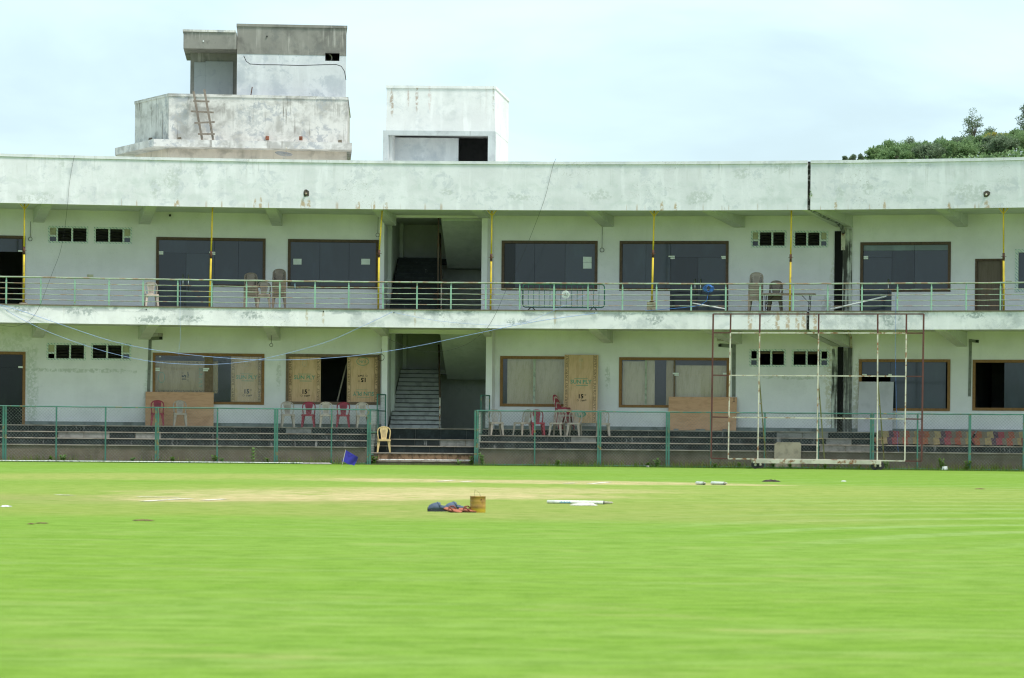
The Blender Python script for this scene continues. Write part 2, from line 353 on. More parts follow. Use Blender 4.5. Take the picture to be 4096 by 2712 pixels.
# ------------------------------------------------------------------ ground
def capsule(b, A, B, w, warp, soft=.5):
    P = b.pos; A3 = (A[0], A[1], 0); AB = (B[0] - A[0], B[1] - A[1], 0); L2 = AB[0] ** 2 + AB[1] ** 2
    d = b.vecm('SUBTRACT', P, A3).outputs[0]
    h = b.math('DIVIDE', b.vecm('DOT_PRODUCT', d, AB).outputs['Value'], L2, True)
    sc = b.n('ShaderNodeVectorMath'); sc.operation = 'SCALE'; sc.inputs[0].default_value = AB; b.set(sc.inputs['Scale'], h)
    r = b.vecm('LENGTH', b.vecm('SUBTRACT', d, sc.outputs[0]).outputs[0], (0, 0, 0)).outputs['Value']
    r = b.math('ADD', r, b.mul(b.math('SUBTRACT', warp, .5), w * 1.5))
    return b.ramp(r, w * (1 + soft), w * (1 - soft))
def lawn():
    b = NB('mown_outfield_grass', 1.0, 0.0); P = b.pos; X, Y, Z = b.xyz()
    G1 = (.182, .300, .042); G2 = (.205, .325, .064); G3 = (.138, .262, .030); DRY = (.36, .335, .14)
    big = b.noise(P, .05, 4, .55, .4)
    c = b.mix(G1, G2, b.ramp(big, .35, .65))
    rows = b.noise(b.scale(P, (.035, .55, 1)), 1, 5, .62, .25)              # mower passes across the view
    c = b.mix(c, G3, b.mul(b.ramp(rows, .42, .70), .45))
    c = b.mix(c, (.25, .345, .11), b.mul(b.ramp(b.noise(b.scale(P, (.16, 1.5, 1), (5, 9, 0)), 1, 7, .75), .46, .70), .6))
    cc = GR(3600, 2050); q = b.vecm('LENGTH', b.vecm('MULTIPLY', b.vecm('SUBTRACT', P, (cc.x + 4, cc.y - 22, 0)).outputs[0], (1, .55, 1)).outputs[0], (0, 0, 0)).outputs['Value']
    ringn = b.noise(P, .12, 2)
    ring = b.math('SINE', b.math('ADD', b.mul(q, 4.4), b.mul(ringn, 7.)))
    rightside = b.mul(b.ramp(X, .5, 4.), b.ramp(Y, 24, 34), b.ramp(Y, 84, 60))
    c = b.mix(c, (.31, .41, .16), b.mul(b.ramp(ring, .35, .95), rightside, .6))
    c = b.mix(c, (.15, .28, .035), b.mul(b.ramp(ring, -.5, -.95), rightside, .5))
    w = b.noise(b.scale(P, (.6, .45, 1)), 1, 8, .72, .3); w2 = b.noise(P, .22, 4, .6)
    def seg(p, q_, wd, soft=.5, wp=None): return capsule(b, GR(*p), GR(*q_), wd, wp or w, soft)
    for p, q_, wd, cl, a in (((-200, 1905), (1000, 1905), 5.0, (.37, .36, .125), .7), ((300, 2040), (2400, 2025), 3.2, (.30, .31, .09), .6),
                            ((2300, 2030), (4096, 1965), 5.0, (.29, .32, .10), .5), ((0, 1990), (900, 2000), 3.0, (.34, .30, .13), .7), ((1200, 1960), (2600, 1960), 7., (.32, .35, .10), .6),
                            ((1900, 2065), (2900, 2075), 2.2, (.31, .31, .11), .55), ((-100, 2080), (1000, 2075), 1.4, (.18, .31, .05), .5)):
        c = b.mix(c, cl, b.mul(seg(p, q_, wd, .7, w2), a))
    for p, q_, wd, a in (((690, 2000), (1250, 1992), 1.0, .9), ((1150, 1990), (1900, 1984), 2.3, .9), ((1300, 1974), (1950, 1960), 3.0, .75), ((1720, 1922), (2420, 1931), 2.7, .9), ((2400, 1934), (2980, 1940), 1.1, .7)):
        m = seg(p, q_, wd)
        soil = b.mix((.60, .47, .27), (.47, .36, .19), b.ramp(b.noise(b.scale(P, (.4, 2.5, 1)), 1, 5, .65), .42, .62))
        c = b.mix(c, soil, b.mul(m, b.ramp(b.noise(P, 1.1, 5, .65), .28, .45), a))
    c = b.mix(c, DRY, b.mul(b.ramp(b.noise(b.scale(P, (.3, 1.0, 1), (2, 2, 2)), 1, 6, .7), .60, .72), .45))
    fine = b.noise(P, 18, 4, .7); mid = b.noise(b.scale(P, (1, 2, 1)), 2.6, 4, .65)
    c = b.mix(c, (.11, .205, .026), b.mul(b.ramp(mid, .40, .64), .6))
    c = b.mix(c, (.25, .345, .10), b.mul(b.ramp(fine, .48, .72), .4))
    c = b.mix(c, (.27, .33, .10), b.mul(b.ramp(b.noise(b.scale(P, (.7, 1.2, 1), (3, 8, 1)), 1, 6, .7), .52, .66), .45))
    b.bump(b.math('ADD', fine, mid), .03, .6)
    return b.done(c)
M['lawn'] = lawn()
g = MB(); n = 40
ys = [-60, 0, 8, 16, 30, 50, 70, 90, 100, 120, 160, 240, 400, 800, 2500]; xs = [-1500, -400, -150, -80, -40, -20, 0, 20, 40, 80, 150, 400, 1500]
for y in ys:
    for x in xs: g.v.append((x, y, 0))
for j in range(len(ys) - 1):
    for i in range(len(xs) - 1):
        a = j * len(xs) + i; g.f.append((a, a + 1, a + len(xs) + 1, a + len(xs)))
tag(g.build('cricket_field', M['lawn']), kind='structure')
g = MB(); g.cbox(S_L, S_R, 4.25, 3.4, -.05, .012)
M['dirt'] = simple('trodden_earth', (.16, .125, .075), .95, .1, var=.2, sc=3, c2=(.10, .11, .04))
tag(g.build('earth_strip', M['dirt']), kind='structure')
# ------------------------------------------------------------------ pavilion
pav = empty('pavilion', W(0, 0, 0)); tag(pav, 'long curved two-storey cricket pavilion with pale weathered plaster and open galleries', 'building')
pav.location = (0, 0, 0)
def hole(x0, x1, y0, y1, o=0):
    ym = (y0 + y1) / 2; xm = (x0 + x1) / 2
    return [S(x0, ym, o)[0], S(x1, ym, o)[0], S(xm, y1, o)[1], S(xm, y0, o)[1]]   # s0,s1,z0,z1
def wall_holes(z0, z1, holes, t=.22, s0=None, s1=None):
    mb = MB(); s0 = S_L if s0 is None else s0; s1 = S_R if s1 is None else s1
    ss = {s0, s1}; zs = {z0, z1}
    for h in holes:
        ss |= {h[0], h[1]}; zs |= {max(z0, h[2]), min(z1, h[3])}
    k = s0
    while k < s1: ss.add(k); k += 1.7
    ss = sorted(ss); zs = sorted(zs)
    def inh(s, z): return any(h[0] < s < h[1] and h[2] < z < h[3] for h in holes)
    fill = [[not inh((ss[i] + ss[i + 1]) / 2, (zs[j] + zs[j + 1]) / 2) for j in range(len(zs) - 1)] for i in range(len(ss) - 1)]
    for i in range(len(ss) - 1):
        for j in range(len(zs) - 1):
            if not fill[i][j]: continue
            a, b_, c, d = ss[i], ss[i + 1], zs[j], zs[j + 1]
            mb.quad(W(a, 0, c), W(b_, 0, c), W(b_, 0, d), W(a, 0, d))
            mb.quad(W(b_, -t, c), W(a, -t, c), W(a, -t, d), W(b_, -t, d))
            if i == 0 or not fill[i - 1][j]: mb.quad(W(a, 0, c), W(a, 0, d), W(a, -t, d), W(a, -t, c))
            if i == len(ss) - 2 or not fill[i + 1][j]: mb.quad(W(b_, 0, c), W(b_, -t, c), W(b_, -t, d), W(b_, 0, d))
            if j == 0 or not fill[i][j - 1]: mb.quad(W(a, 0, c), W(a, -t, c), W(b_, -t, c), W(b_, 0, c))
            if j == len(zs) - 2 or not fill[i][j + 1]: mb.quad(W(a, 0, d), W(b_, 0, d), W(b_, -t, d), W(a, -t, d))
    return mb
UP = {}; LO = {}
# openings in pixels of the photograph's facade, turned into positions along the curved wall
UP['door_a'] = hole(-70, 100, 942, 1245); UP['vent_a'] = hole(192, 353, 905, 973); UP['vent_b'] = hole(376, 528, 909, 975)
UP['glaz_a'] = hole(624, 1062, 951, 1147); UP['glaz_a_door'] = hole(624, 853, 951, 1245)
UP['win_b'] = hole(1151, 1514, 958, 1155); UP['win_c'] = hole(2006, 2390, 963, 1162)
UP['glaz_d'] = hole(2478, 2914, 964, 1163); UP['glaz_d_door'] = hole(2680, 2914, 964, 1260)
UP['vent_c'] = hole(3004, 3146, 922, 990); UP['vent_d'] = hole(3173, 3313, 923, 990)
UP['glaz_e'] = hole(3441, 3803, 968, 1167); UP['glaz_e_door'] = hole(3441, 3567, 968, 1260)
UP['door_f'] = hole(3900, 4010, 1035, 1260); UP['win_g'] = hole(4060, 4190, 996, 1168)
UP['stair'] = hole(1537, 1930, 871, 1260)
LO['door_a'] = hole(-70, 101, 1406, 1730); LO['vent_a'] = hole(186, 343, 1373, 1441); LO['vent_b'] = hole(364, 525, 1374, 1441)
LO['glaz_a'] = hole(610, 1057, 1413, 1617); LO['glaz_a_door'] = hole(610, 817, 1413, 1730); LO['win_b'] = hole(1143, 1522, 1417, 1618)
LO['win_c'] = hole(2000, 2388, 1425, 1627); LO['glaz_d'] = hole(2476, 2917, 1430, 1631); LO['glaz_d_door'] = hole(2700, 2917, 1430, 1750)
LO['vent_c'] = hole(2998, 3143, 1397, 1467); LO['vent_d'] = hole(3167, 3316, 1398, 1467)
LO['glaz_e'] = hole(3435, 3801, 1437, 1643); LO['glaz_e_door'] = hole(3435, 3556, 1437, 1760); LO['win_f'] = hole(3890, 4230, 1439, 1643)
LO['stair'] = hole(1550, 1945, 1335, 1760)
for d in (UP, LO):
    fl = Z_S1T if d is UP else Z_VER
    for k, h in d.items():
        if 'door' in k or k == 'stair': h[2] = fl
    for k in ('glaz_a', 'glaz_d', 'glaz_e'):
        d[k + '_door'][3] = d[k][3]
        if k == 'glaz_d': d[k + '_door'][1] = d[k][1]
        else: d[k + '_door'][0] = d[k][0]
wall_holes(Z_VER - .05, Z_S1B + .3, list(LO.values())).build('wall', M['wall'], pav)
wall_holes(Z_S1T - .05, Z_PB + .35, list(UP.values())).build('wall', M['wall'], pav)
# slabs, parapet with the movement joint, roof, back and end walls
SJ = S(3236, 740, BD)[0]; JW = .055
for (a, b_) in ((S_L, SJ - JW), (SJ + JW, S_R)):
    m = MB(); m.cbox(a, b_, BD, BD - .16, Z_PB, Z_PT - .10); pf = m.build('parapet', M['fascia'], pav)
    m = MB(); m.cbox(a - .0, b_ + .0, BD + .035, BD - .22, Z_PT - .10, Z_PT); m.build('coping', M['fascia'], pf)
    m = MB(); m.cbox(a, b_, BD, BD - .18, Z_S1B, Z_S1T - .03); pf = m.build('slab_edge', M['slab'], pav)
    m = MB(); m.cbox(a, b_, BD + .03, BD - .2, Z_S1T - .03, Z_S1T + .012); m.build('edge_strip', M['concrete'], pf)
M['joint'] = simple('black_damp_joint', (.035, .033, .030), .95, .1, var=.2, sc=9, c2=(.20, .19, .18), lo=.52, hi=.62)
for za, zb in ((Z_PB, Z_PT - .03), (Z_S1B, Z_S1T - .02)):
    m = MB(); m.cbox(SJ - JW, SJ + JW, BD - .05, BD - .15, za, zb); m.build('movement_joint', M['joint'], pav)
m = MB(); m.cbox(S_L, S_R, BD - .18, -8, Z_S1B + .05, Z_S1T); m.build('gallery_slab', M['soffit'], pav)
m = MB(); m.cbox(S_L, S_R, BD - .21, -7.79, Z_S1T - .02, Z_S1T + .003); m.build('gallery_floor', M['floor'], pav)
m = MB(); m.cbox(S_L, S_R, BD - .16, -8, Z_PB + .04, Z_PB + .30); m.build('roof', M['soffit'], pav)
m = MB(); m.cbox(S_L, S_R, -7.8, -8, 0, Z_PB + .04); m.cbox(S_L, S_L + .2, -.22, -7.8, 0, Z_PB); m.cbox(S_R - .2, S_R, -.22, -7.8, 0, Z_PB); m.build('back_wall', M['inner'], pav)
# rooms behind the glass are closed off by cross walls
m = MB()
for px in (570, 1105, 2430, 2960, 3420, 3850):
    s = S(px, 1400)[0]
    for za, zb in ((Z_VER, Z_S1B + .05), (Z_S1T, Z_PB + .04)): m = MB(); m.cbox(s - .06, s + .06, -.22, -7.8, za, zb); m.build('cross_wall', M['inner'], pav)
m = MB(); m.cbox(S_L, S_R, 1.5, -7.8, 0, Z_VER); m.build('plinth', M['floor'], pav)
m = MB(); h = LO['stair']
for a, b_ in ((S_L, LO['door_a'][0]), (LO['door_a'][1], LO['glaz_a_door'][0]), (LO['glaz_a_door'][1], h[0]), (h[1], LO['glaz_d_door'][0]), (LO['glaz_d_door'][1], LO['glaz_e_door'][0]), (LO['glaz_e_door'][1], S_R)):
    m = MB(); m.cbox(a, b_, .025, -.01, Z_VER, Z_VER + .13); m.build('skirting', M['skirt'], pav)
# cantilever brackets under both slabs: (inner left, inner right, y, outer left, outer right)
def bracket(il, ir, yi, ol, orr, zs, mat):
    a0, zb = S(il, yi); a1, _ = S(ir, yi)
    yo = (836 if zs > 6 else 1314); b0 = S(ol, yo, BD - .17)[0]; b1 = S(orr, yo, BD - .17)[0]
    m = MB(); t = zs + .045; zo = zs - .02
    m.hexa([W(a0, 0, zb), W(b0, BD - .17, zo), W(b1, BD - .17, zo), W(a1, 0, zb)], [W(a0, 0, t), W(b0, BD - .17, t), W(b1, BD - .17, t), W(a1, 0, t)])
    return m.build('bracket', mat, pav)
M['bracket_damp'] = plaster('damp_bracket_plaster', (.50, .51, .47), (.06, .055, .05), .44, .56, .85, .5, (.05, .045, .04), cracks=.3)
M['bracket'] = plaster('bracket_plaster', (.63, .64, .60), (.46, .46, .43), .5, .66, .4, .1, cracks=.15)
for a in ((132, 176, 890, 166, 210), (555, 600, 897, 583, 627), (1088, 1129, 903, 1060, 1104), (1545, 1585, 902, 1488, 1530), (1925, 1965, 878, 1885, 1925), (2408, 2455, 908, 2339, 2385), (2937, 2981, 911, 2807, 2850), (3829, 3871, 908, 3740, 3785)):
    bracket(*a, Z_PB, M['bracket'])
for a in ((127, 172, 1351, 155, 199), (553, 600, 1358, 590, 636), (1076, 1122, 1362, 1051, 1095), (1530, 1557, 1350, 1481, 1525), (1942, 1968, 1352, 1920, 1950), (2414, 2451, 1373, 2351, 2390), (2925, 2968, 1377, 2800, 2845), (3827, 3868, 1387, 3740, 3783)):
    bracket(*a, Z_S1B, M['bracket'])
bracket(3345, 3376, 908, 3212, 3238, Z_PB, M['bracket']); bracket(3384, 3412, 910, 3247, 3278, Z_PB, M['bracket'])
bracket(3330, 3365, 1386, 3190, 3222, Z_S1B, M['bracket_damp']); bracket(3373, 3406, 1388, 3236, 3270, Z_S1B, M['bracket'])
# damp twin columns at the joint
def streaky(name, lightc, darkc, lo, hi):
    b = NB(name, .9, .15); st = b.noise(b.scale(b.pos, (12, 12, .55)), 1, 6, .65); bl = b.noise(b.pos, 2.2, 5, .6)
    return b.done(b.mix(lightc, darkc, b.ramp(b.math('ADD', b.mul(st, .75), b.mul(bl, .35)), lo, hi)))
M['damp_pale'] = streaky('damp_streaked_plaster', (.60, .61, .56), (.07, .068, .06), .46, .62)
M['damp_black'] = streaky('black_mould_plaster', (.34, .33, .29), (.012, .012, .012), .34, .46)
M['damp_grey'] = streaky('grey_mould_plaster', (.50, .50, .46), (.10, .10, .095), .40, .58)
for (x0, x1, y0, y1, mt, o) in ((3338, 3371, 925, 1250, 'damp_black', .05), (3371, 3408, 915, 1250, 'damp_pale', .06), (3350, 3372, 1388, 1745, 'damp_black', .05), (3374, 3408, 1390, 1745, 'damp_grey', .06), (3326, 3349, 1395, 1745, 'damp_pale', .018)):
    h = hole(x0, x1, y0, y1); m = MB(); zt = Z_S1T if y0 < 1200 else Z_VER
    m.cbox(h[0], h[1], o, -.01, zt, h[3]); m.build('damp_column', M[mt], pav)
h = hole(3366, 3382, 912, 1001); m = MB(); m.cbox(h[0], h[1], .12, .065, h[2], h[3]); m.build('drain_box', M['whitesteel'], pav)
m = MB(); m.tube([HP(3252, 838, BD - .2) - Vector((0, 0, .05)), HP(3300, 868, 2.0), HP(3345, 885, 1.0), HP(3365, 905, .4), HP(3374, 930, .12)], .07, 8); m.build('drain_pipe', simple('grey_drain_pipe', (.30, .31, .30), .6, .3, var=.3, sc=5, c2=(.05, .05, .05)), pav, True)
m = MB(); m.tube([HP(3392, 1326, 1.2), HP(3403, 1345, .4), HP(3404, 1390, .13)], .045, 8); m.build('drain_pipe', M['whitesteel'], pav, True)
# stair bay: flared columns, side walls, flights
def stairs(z0, d, yref, cx, mat_step, mat_rail, up):
    zl = z0 + 2.22; OB = -5.0; OL = -3.64
    (fx0, fx1, flx0, flx1, sx0, sx1, bx0, bx1) = cx
    sl = lambda o, x0, x1: S(x0 + (x1 - x0) * (-o / 5.0), yref, o)[0]
    L = lambda o: sl(o, fx0, bx0); R_ = lambda o: sl(o, fx1, bx1)                  # opening sides
    A = lambda o: sl(o, flx0, bx0 + 2); B = lambda o: sl(o, flx1, flx1 + (sx0 - flx1)) # first flight sides
    ztop = (Z_S1B if z0 < 3 else Z_PB) + .05
    m = MB()
    def slabw(sa, sb, o0, o1, z_a, z_b): m.hexa([W(sa(o0), o0, z_a), W(sb(o0), o0, z_a), W(sb(o1), o1, z_a), W(sa(o1), o1, z_a)], [W(sa(o0), o0, z_b), W(sb(o0), o0, z_b), W(sb(o1), o1, z_b), W(sa(o1), o1, z_b)])
    slabw(lambda o: L(o) - .2, lambda o: L(o) - .001, -.222, OB, z0, ztop); slabw(lambda o: R_(o) + .001, lambda o: R_(o) + .2, -.222, OB, z0, ztop)
    slabw(lambda o: L(o) - .2, lambda o: R_(o) + .2, OB - .001, OB - .2, z0, ztop)
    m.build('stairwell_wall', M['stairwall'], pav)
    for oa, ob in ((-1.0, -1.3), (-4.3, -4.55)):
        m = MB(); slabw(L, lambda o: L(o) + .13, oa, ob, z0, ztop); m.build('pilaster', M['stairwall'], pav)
    m = MB(); n = 14; st = m.build('staircase', M['stairwall'], pav); bpy.data.objects.remove(st)
    m = MB()
    for i in range(n):
        o0 = -i * .26; o1 = OL; z = z0 + 2.22 * (i) / n
        slabw(A, B, o0, o0 - .26, z0 if i < 2 else z - .35, z + 2.22 / n - .03)
    slabw(L, R_, OL, OB, zl - .18, zl - .03)
    case = m.build('staircase', mat_step, pav)
    m = MB()
    for i in range(n):
        o0 = -i * .26; z = z0 + 2.22 * (i + 1) / n
        m2 = MB(); m2.hexa([W(A(o0 + .03), o0 + .03, z - .03), W(B(o0 + .03), o0 + .03, z - .03), W(B(o0 - .26), o0 - .26, z - .03), W(A(o0 - .26), o0 - .26, z - .03)], [W(A(o0 + .03), o0 + .03, z), W(B(o0 + .03), o0 + .03, z), W(B(o0 - .26), o0 - .26, z), W(A(o0 - .26), o0 - .26, z)])
        m2.build('tread', M['granite'] if up else M['tread_dark'], case)
    # second flight: sloping soffit towards the front
    m = MB(); za = zl - .36; zb = ztop - .18; Lf = lambda o: sl(o, sx0, sx1)
    o0, o1 = -.25, OL
    m.hexa([W(Lf(o0), o0, zb), W(R_(o0), o0, zb), W(R_(o1), o1, za), W(Lf(o1), o1, za)], [W(Lf(o0), o0, zb + .15), W(R_(o0), o0, zb + .15), W(R_(o1), o1, za + .15), W(Lf(o1), o1, za + .15)])
    m.hexa([W(Lf(o1), o1, za), W(R_(o1), o1, za), W(R_(OB), OB, za), W(Lf(OB), OB, za)], [W(Lf(o1), o1, za + .14), W(R_(o1), o1, za + .14), W(R_(OB), OB, za + .14), W(Lf(OB), OB, za + .14)])
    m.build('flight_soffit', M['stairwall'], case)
    # railing between the flights
    m = MB(); pts = []
    for i in range(0, n + 1, 1):
        o = -i * .26 + .1; z = z0 + 2.22 * i / n; b0 = W(B(o) - .05, o, z); pts.append(b0 + Vector((0, 0, .92)))
        if i % 2 == 0: m.tube([b0, b0 + Vector((0, 0, .92))], .016, 5)
    m.tube(pts, .035, 6); m.tube([p - Vector((0, 0, .28)) for p in pts], .022, 5); m.tube([p - Vector((0, 0, .55)) for p in pts], .022, 5)
    m.tube([W(Lf(-.4) + .05, -.4, zb + .2), W(Lf(OL) + .05, OL, zl + .75)], .03, 6)
    m.build('stair_railing', mat_rail, case, True)
    b0 = W(B(.1) - .05, .14, z0); m = MB(); m.tube([b0, b0 + Vector((0, 0, 1.12))], .026, 8); m.build('newel_post', M['whitesteel'], case, True)
    return case
M['tread_dark'] = simple('worn_dark_nosing', (.055, .055, .055), .6, .3, var=.3, sc=6)
M['rail_rust'] = rusty('rusty_brown_railing', (.11, .075, .055), .4, 8)
stairs(Z_VER, LO, 1520, (1550, 1945, 1560, 1766, 1757, 1800, 1620, 1985), M['steps_grey'], M['rail_rust'], False)
stairs(Z_S1T, UP, 1050, (1537, 1930, 1558, 1772, 1762, 1800, 1608, 1985), M['granite'], M['rail_rust'], True)
def flared(xa, xb, xc, y, z0, z1, left):
    m = MB(); o = .45
    if left: P_ = [(S(xa, y, o)[0], o), (S(xb, y, o)[0], o), (S(xc, y, -.1)[0], -.1), (S(xa, y, -.1)[0], -.1)]
    else: P_ = [(S(xa, y, o)[0], o), (S(xb, y, o)[0], o), (S(xc, y, -.1)[0], -.1), (S(xa, y, -.1)[0], -.1)]
    m.hexa([W(s, q, z0) for s, q in P_], [W(s, q, z1) for s, q in P_]); m.build('column', M['wall'], pav)
flared(1516, 1536, 1541, 1050, Z_S1T, Z_PB + .04, True); flared(1926, 1949, 1982, 1050, Z_S1T, Z_PB + .04, False)
flared(1527, 1549, 1554, 1520, Z_VER, Z_S1B + .05, True); flared(1943, 1968, 1983, 1520, Z_VER, Z_S1B + .05, False)
# rusty steel prop tied in the upper stair bay
m = MB(); m.tube([HP(1752, 1232, -.05), HP(1753, 1000, -.08), HP(1754, 872, -.1)], .032, 8)
for i in range(5): m.tube([HP(1745, 1165 + i * 16, .0), HP(1753, 1170 + i * 16, .05), HP(1764, 1176 + i * 16, .0)], .008, 5)
tag(m.build('steel_prop', M['rail_rust'], None, True), 'slender rusty brown prop tied with pale rope in the upper stair opening', 'prop')

# ------------------------------------------------------------------ windows and doors (parts of the pavilion)
def framebars(m, h, w, o0, o1, sides='ltrb'):
    s0, s1, z0, z1 = h
    if 't' in sides: m.cbox(s0, s1, o0, o1, z1 - w, z1)
    if 'b' in sides: m.cbox(s0, s1, o0, o1, z0, z0 + w)
    zb = z0 + (w if 'b' in sides else 0); zt = z1 - (w if 't' in sides else 0)
    if 'l' in sides: m.cbox(s0, s0 + w, o0, o1, zb, zt)
    if 'r' in sides: m.cbox(s1 - w, s1, o0, o1, zb, zt)
_pr = random.Random(21)
def pane(parent, s0, s1, z0, z1, mat, o=-.06, t=.012, name='pane'):
    if mat is M['glass']: mat = M[_pr.choice(('glass', 'glass', 'glass_b', 'glass_c'))]
    m = MB(); m.cbox(s0 + .004, s1 - .004, o, o - t, z0 + .003, z1 - .003); return m.build(name, mat, parent)
def sx(px, y, o=0): return S(px, y, o)[0]
def zy(px, y, o=0): return S(px, y, o)[1]
def fitting(parent, x0, x1, y0, y1, mat='white', o=.0, name='patch_fitting'):
    h = hole(x0, x1, y0, y1); m = MB(); m.cbox(h[0], h[1], o + .02, o - .055, h[2], h[3]); return m.build(name, M[mat], parent)
def handle(parent, px, y0, y1, o=.03):
    a, b_ = HP(px, y0, o), HP(px, y1, o); m = MB(); m.tube([a, b_], .018, 8)
    d = W(sx(px, y0), -.05, 0) - W(sx(px, y0), o, 0)
    for p in (a * .9 + b_ * .1, a * .1 + b_ * .9): m.tube([p, p + d], .01, 6)
    return m.build('handle', M['steel'], parent, True)
FW = .10
def glazed(d, key, mat, doorside, xdoor, ytr, splits_top, splits_win, splits_door, trans=True):
    h = d[key]; fl = Z_S1T if d is UP else Z_VER; m = MB(); s0, s1, z0, z1 = h
    m.cbox(s0, s1, .03, -.12, z1 - FW, z1)
    sd = d[key + '_door'][1] if doorside == 'l' else d[key + '_door'][0]
    zl = fl if doorside == 'l' else z0; zr = fl if doorside == 'r' else z0
    m.cbox(s0, s0 + FW, .03, -.12, zl, z1 - FW); m.cbox(s1 - FW, s1, .03, -.12, zr, z1 - FW)
    if doorside == 'l': m.cbox(sd, s1 - FW, .03, -.12, z0, z0 + FW * .9)
    else: m.cbox(s0 + FW, sd, .03, -.12, z0, z0 + FW * .9)
    return m.build('glazed_screen', mat, pav), sd
# upper gallery, left to right
h = UP['door_a']; m = MB(); framebars(m, h, FW, .03, -.12, 'ltr'); w = m.build('door_frame', M['frame'], pav)
zt = zy(40, 1007); pane(w, h[0] + FW, h[1] - FW, zt, h[3] - FW, M['glass']); fitting(w, 72, 92, 1001, 1007)
def vent(d, key, flip, y_split):
    h = d[key]; s0, s1, z0, z1 = h; m = MB(); fw = .065; framebars(m, h, fw, .02, -.1)
    wd = s1 - s0; b1 = wd * .225; b2 = wd * .60
    if flip: u1, u2 = s1 - b1, s1 - b2
    else: u1, u2 = s0 + b1, s0 + b2
    for u in (u1, u2): m.cbox(u - fw * .5, u + fw * .5, .018, -.1, z0 + fw, z1 - fw)
    zs = z0 + (z1 - z0) * .42
    pa, pb = (u1 + fw / 2, s1 - fw) if flip else (s0 + fw, u1 - fw / 2)
    m.cbox(pa, pb, .016, -.1, zs - .03, zs + .03); w = m.build('ventilator', M['vent'], pav)
    hi = z1 - fw; openv = (d is LO and key in ('vent_c', 'vent_d'))
    if not openv:
        m = MB()
        for k in range(4):
            za = zs + .03 + (hi - zs - .03) * k / 4; zb = zs + .03 + (hi - zs - .03) * (k + 1) / 4
            m.hexa([W(pa, -.02, za), W(pb, -.02, za), W(pb, -.05, za), W(pa, -.05, za)], [W(pa, -.05, zb), W(pb, -.05, zb), W(pb, -.08, zb), W(pa, -.08, zb)])
        m.build('louvre', M['louvre_beige'], w)
    if not (d is LO and key == 'vent_a'): pane(w, pa, pb, z0 + fw, zs - .03, M['glass'], -.05)
    cuts = sorted([u1, u2, s0 if flip else s1])
    for a, b_ in ((cuts[0], cuts[1]), (cuts[1], cuts[2])):
        a += fw if a == s0 else fw / 2; b_ -= fw if b_ == s1 else fw / 2
        for k in range(5):
            za = z0 + fw + (hi - z0 - fw) * k / 5; dz = (hi - z0 - fw) / 5
            if openv and k < 4: continue
            m = MB(); m.hexa([W(a, -.01, za), W(b_, -.01, za), W(b_, -.02, za), W(a, -.02, za)], [W(a, -.09, za + dz * .8), W(b_, -.09, za + dz * .8), W(b_, -.10, za + dz * .8), W(a, -.10, za + dz * .8)])
            m.build('louvre', M['louvre_dark'] if not openv else M['frame_dull'], w)
for d in (UP, LO):
    vent(d, 'vent_a', False, 0); vent(d, 'vent_b', True, 0); vent(d, 'vent_c', False, 0); vent(d, 'vent_d', True, 0)
# upper screen with double glass door on its left
w, sd = glazed(UP, 'glaz_a', M['frame'], 'l', 853, 1012, 0, 0, 0); h = UP['glaz_a']; zt = zy(740, 1012); zi = h[3] - FW
e0 = h[0] + FW; e1 = h[1] - FW; zw = h[2] + FW * .9; mid = sx(744, 1080); s85 = sx(857, 1080); s95 = sx(953, 1050)
for a, b_ in ((e0, s85), (s85, s95), (s95, e1)): pane(w, a, b_, (zt if a == e0 else zw), zi, M['glass'])
for a, b_ in ((e0, mid), (mid, s85)): pane(w, a, b_, Z_S1T + .01, zt, M['glass'], -.055, .012, 'door_leaf')
fitting(w, 635, 653, 1005, 1011); fitting(w, 635, 653, 1012, 1018); fitting(w, 837, 861, 1007, 1013); fitting(w, 849, 861, 1014, 1020); handle(w, 732, 1098, 1165); handle(w, 754, 1098, 1165)
h = UP['win_b']; m = MB(); framebars(m, h, FW, .03, -.12); w = m.build('window', M['frame'], pav)
for a, b_ in ((h[0] + FW, sx(1279, 1050)), (sx(1279, 1050), sx(1396, 1050)), (sx(1396, 1050), h[1] - FW)): pane(w, a, b_, h[2] + FW, h[3] - FW, M['glass'])
for x0, x1, y0, y1 in ((1173, 1206, 1035, 1058), (1445, 1480, 1035, 1058)):
    p = fitting(w, x0, x1, y0, y1, 'paper', -.05, 'notice_paper')
h = UP['win_c']; m = MB(); framebars(m, h, FW, .03, -.12); w = m.build('window', M['frame'], pav); zi = h[3] - FW
for a, b_ in ((h[0] + FW, sx(2060, 1060)), (sx(2060, 1060), sx(2138, 1060)), (sx(2138, 1060), sx(2260, 1060)), (sx(2260, 1060), h[1] - FW)): pane(w, a, b_, h[2] + FW, zi, M['glass'] if a > h[0] + .2 else M['glass_dark'])
fitting(w, 2332, 2366, 1027, 1050, 'paper', -.05, 'notice_paper'); fitting(w, 2332, 2366, 1051, 1074, 'paper', -.05, 'notice_paper')
w, sd = glazed(UP, 'glaz_d', M['frame'], 'r', 2680, 1029, 0, 0, 0); h = UP['glaz_d']; zt = zy(2790, 1029); zi = h[3] - FW
e0 = h[0] + FW; e1 = h[1] - FW; zw = h[2] + FW * .9; c1 = sx(2583, 1060); c2 = sx(2680, 1060); mid = sx(2791, 1080)
for a, b_, z in ((e0, c1, zw), (c1, c2, zw), (c2, e1, zt)): pane(w, a, b_, z, zi, M['glass'])
for a, b_ in ((c2, mid), (mid, e1)): pane(w, a, b_, Z_S1T + .01, zt, M['glass'], -.055, .012, 'door_leaf')
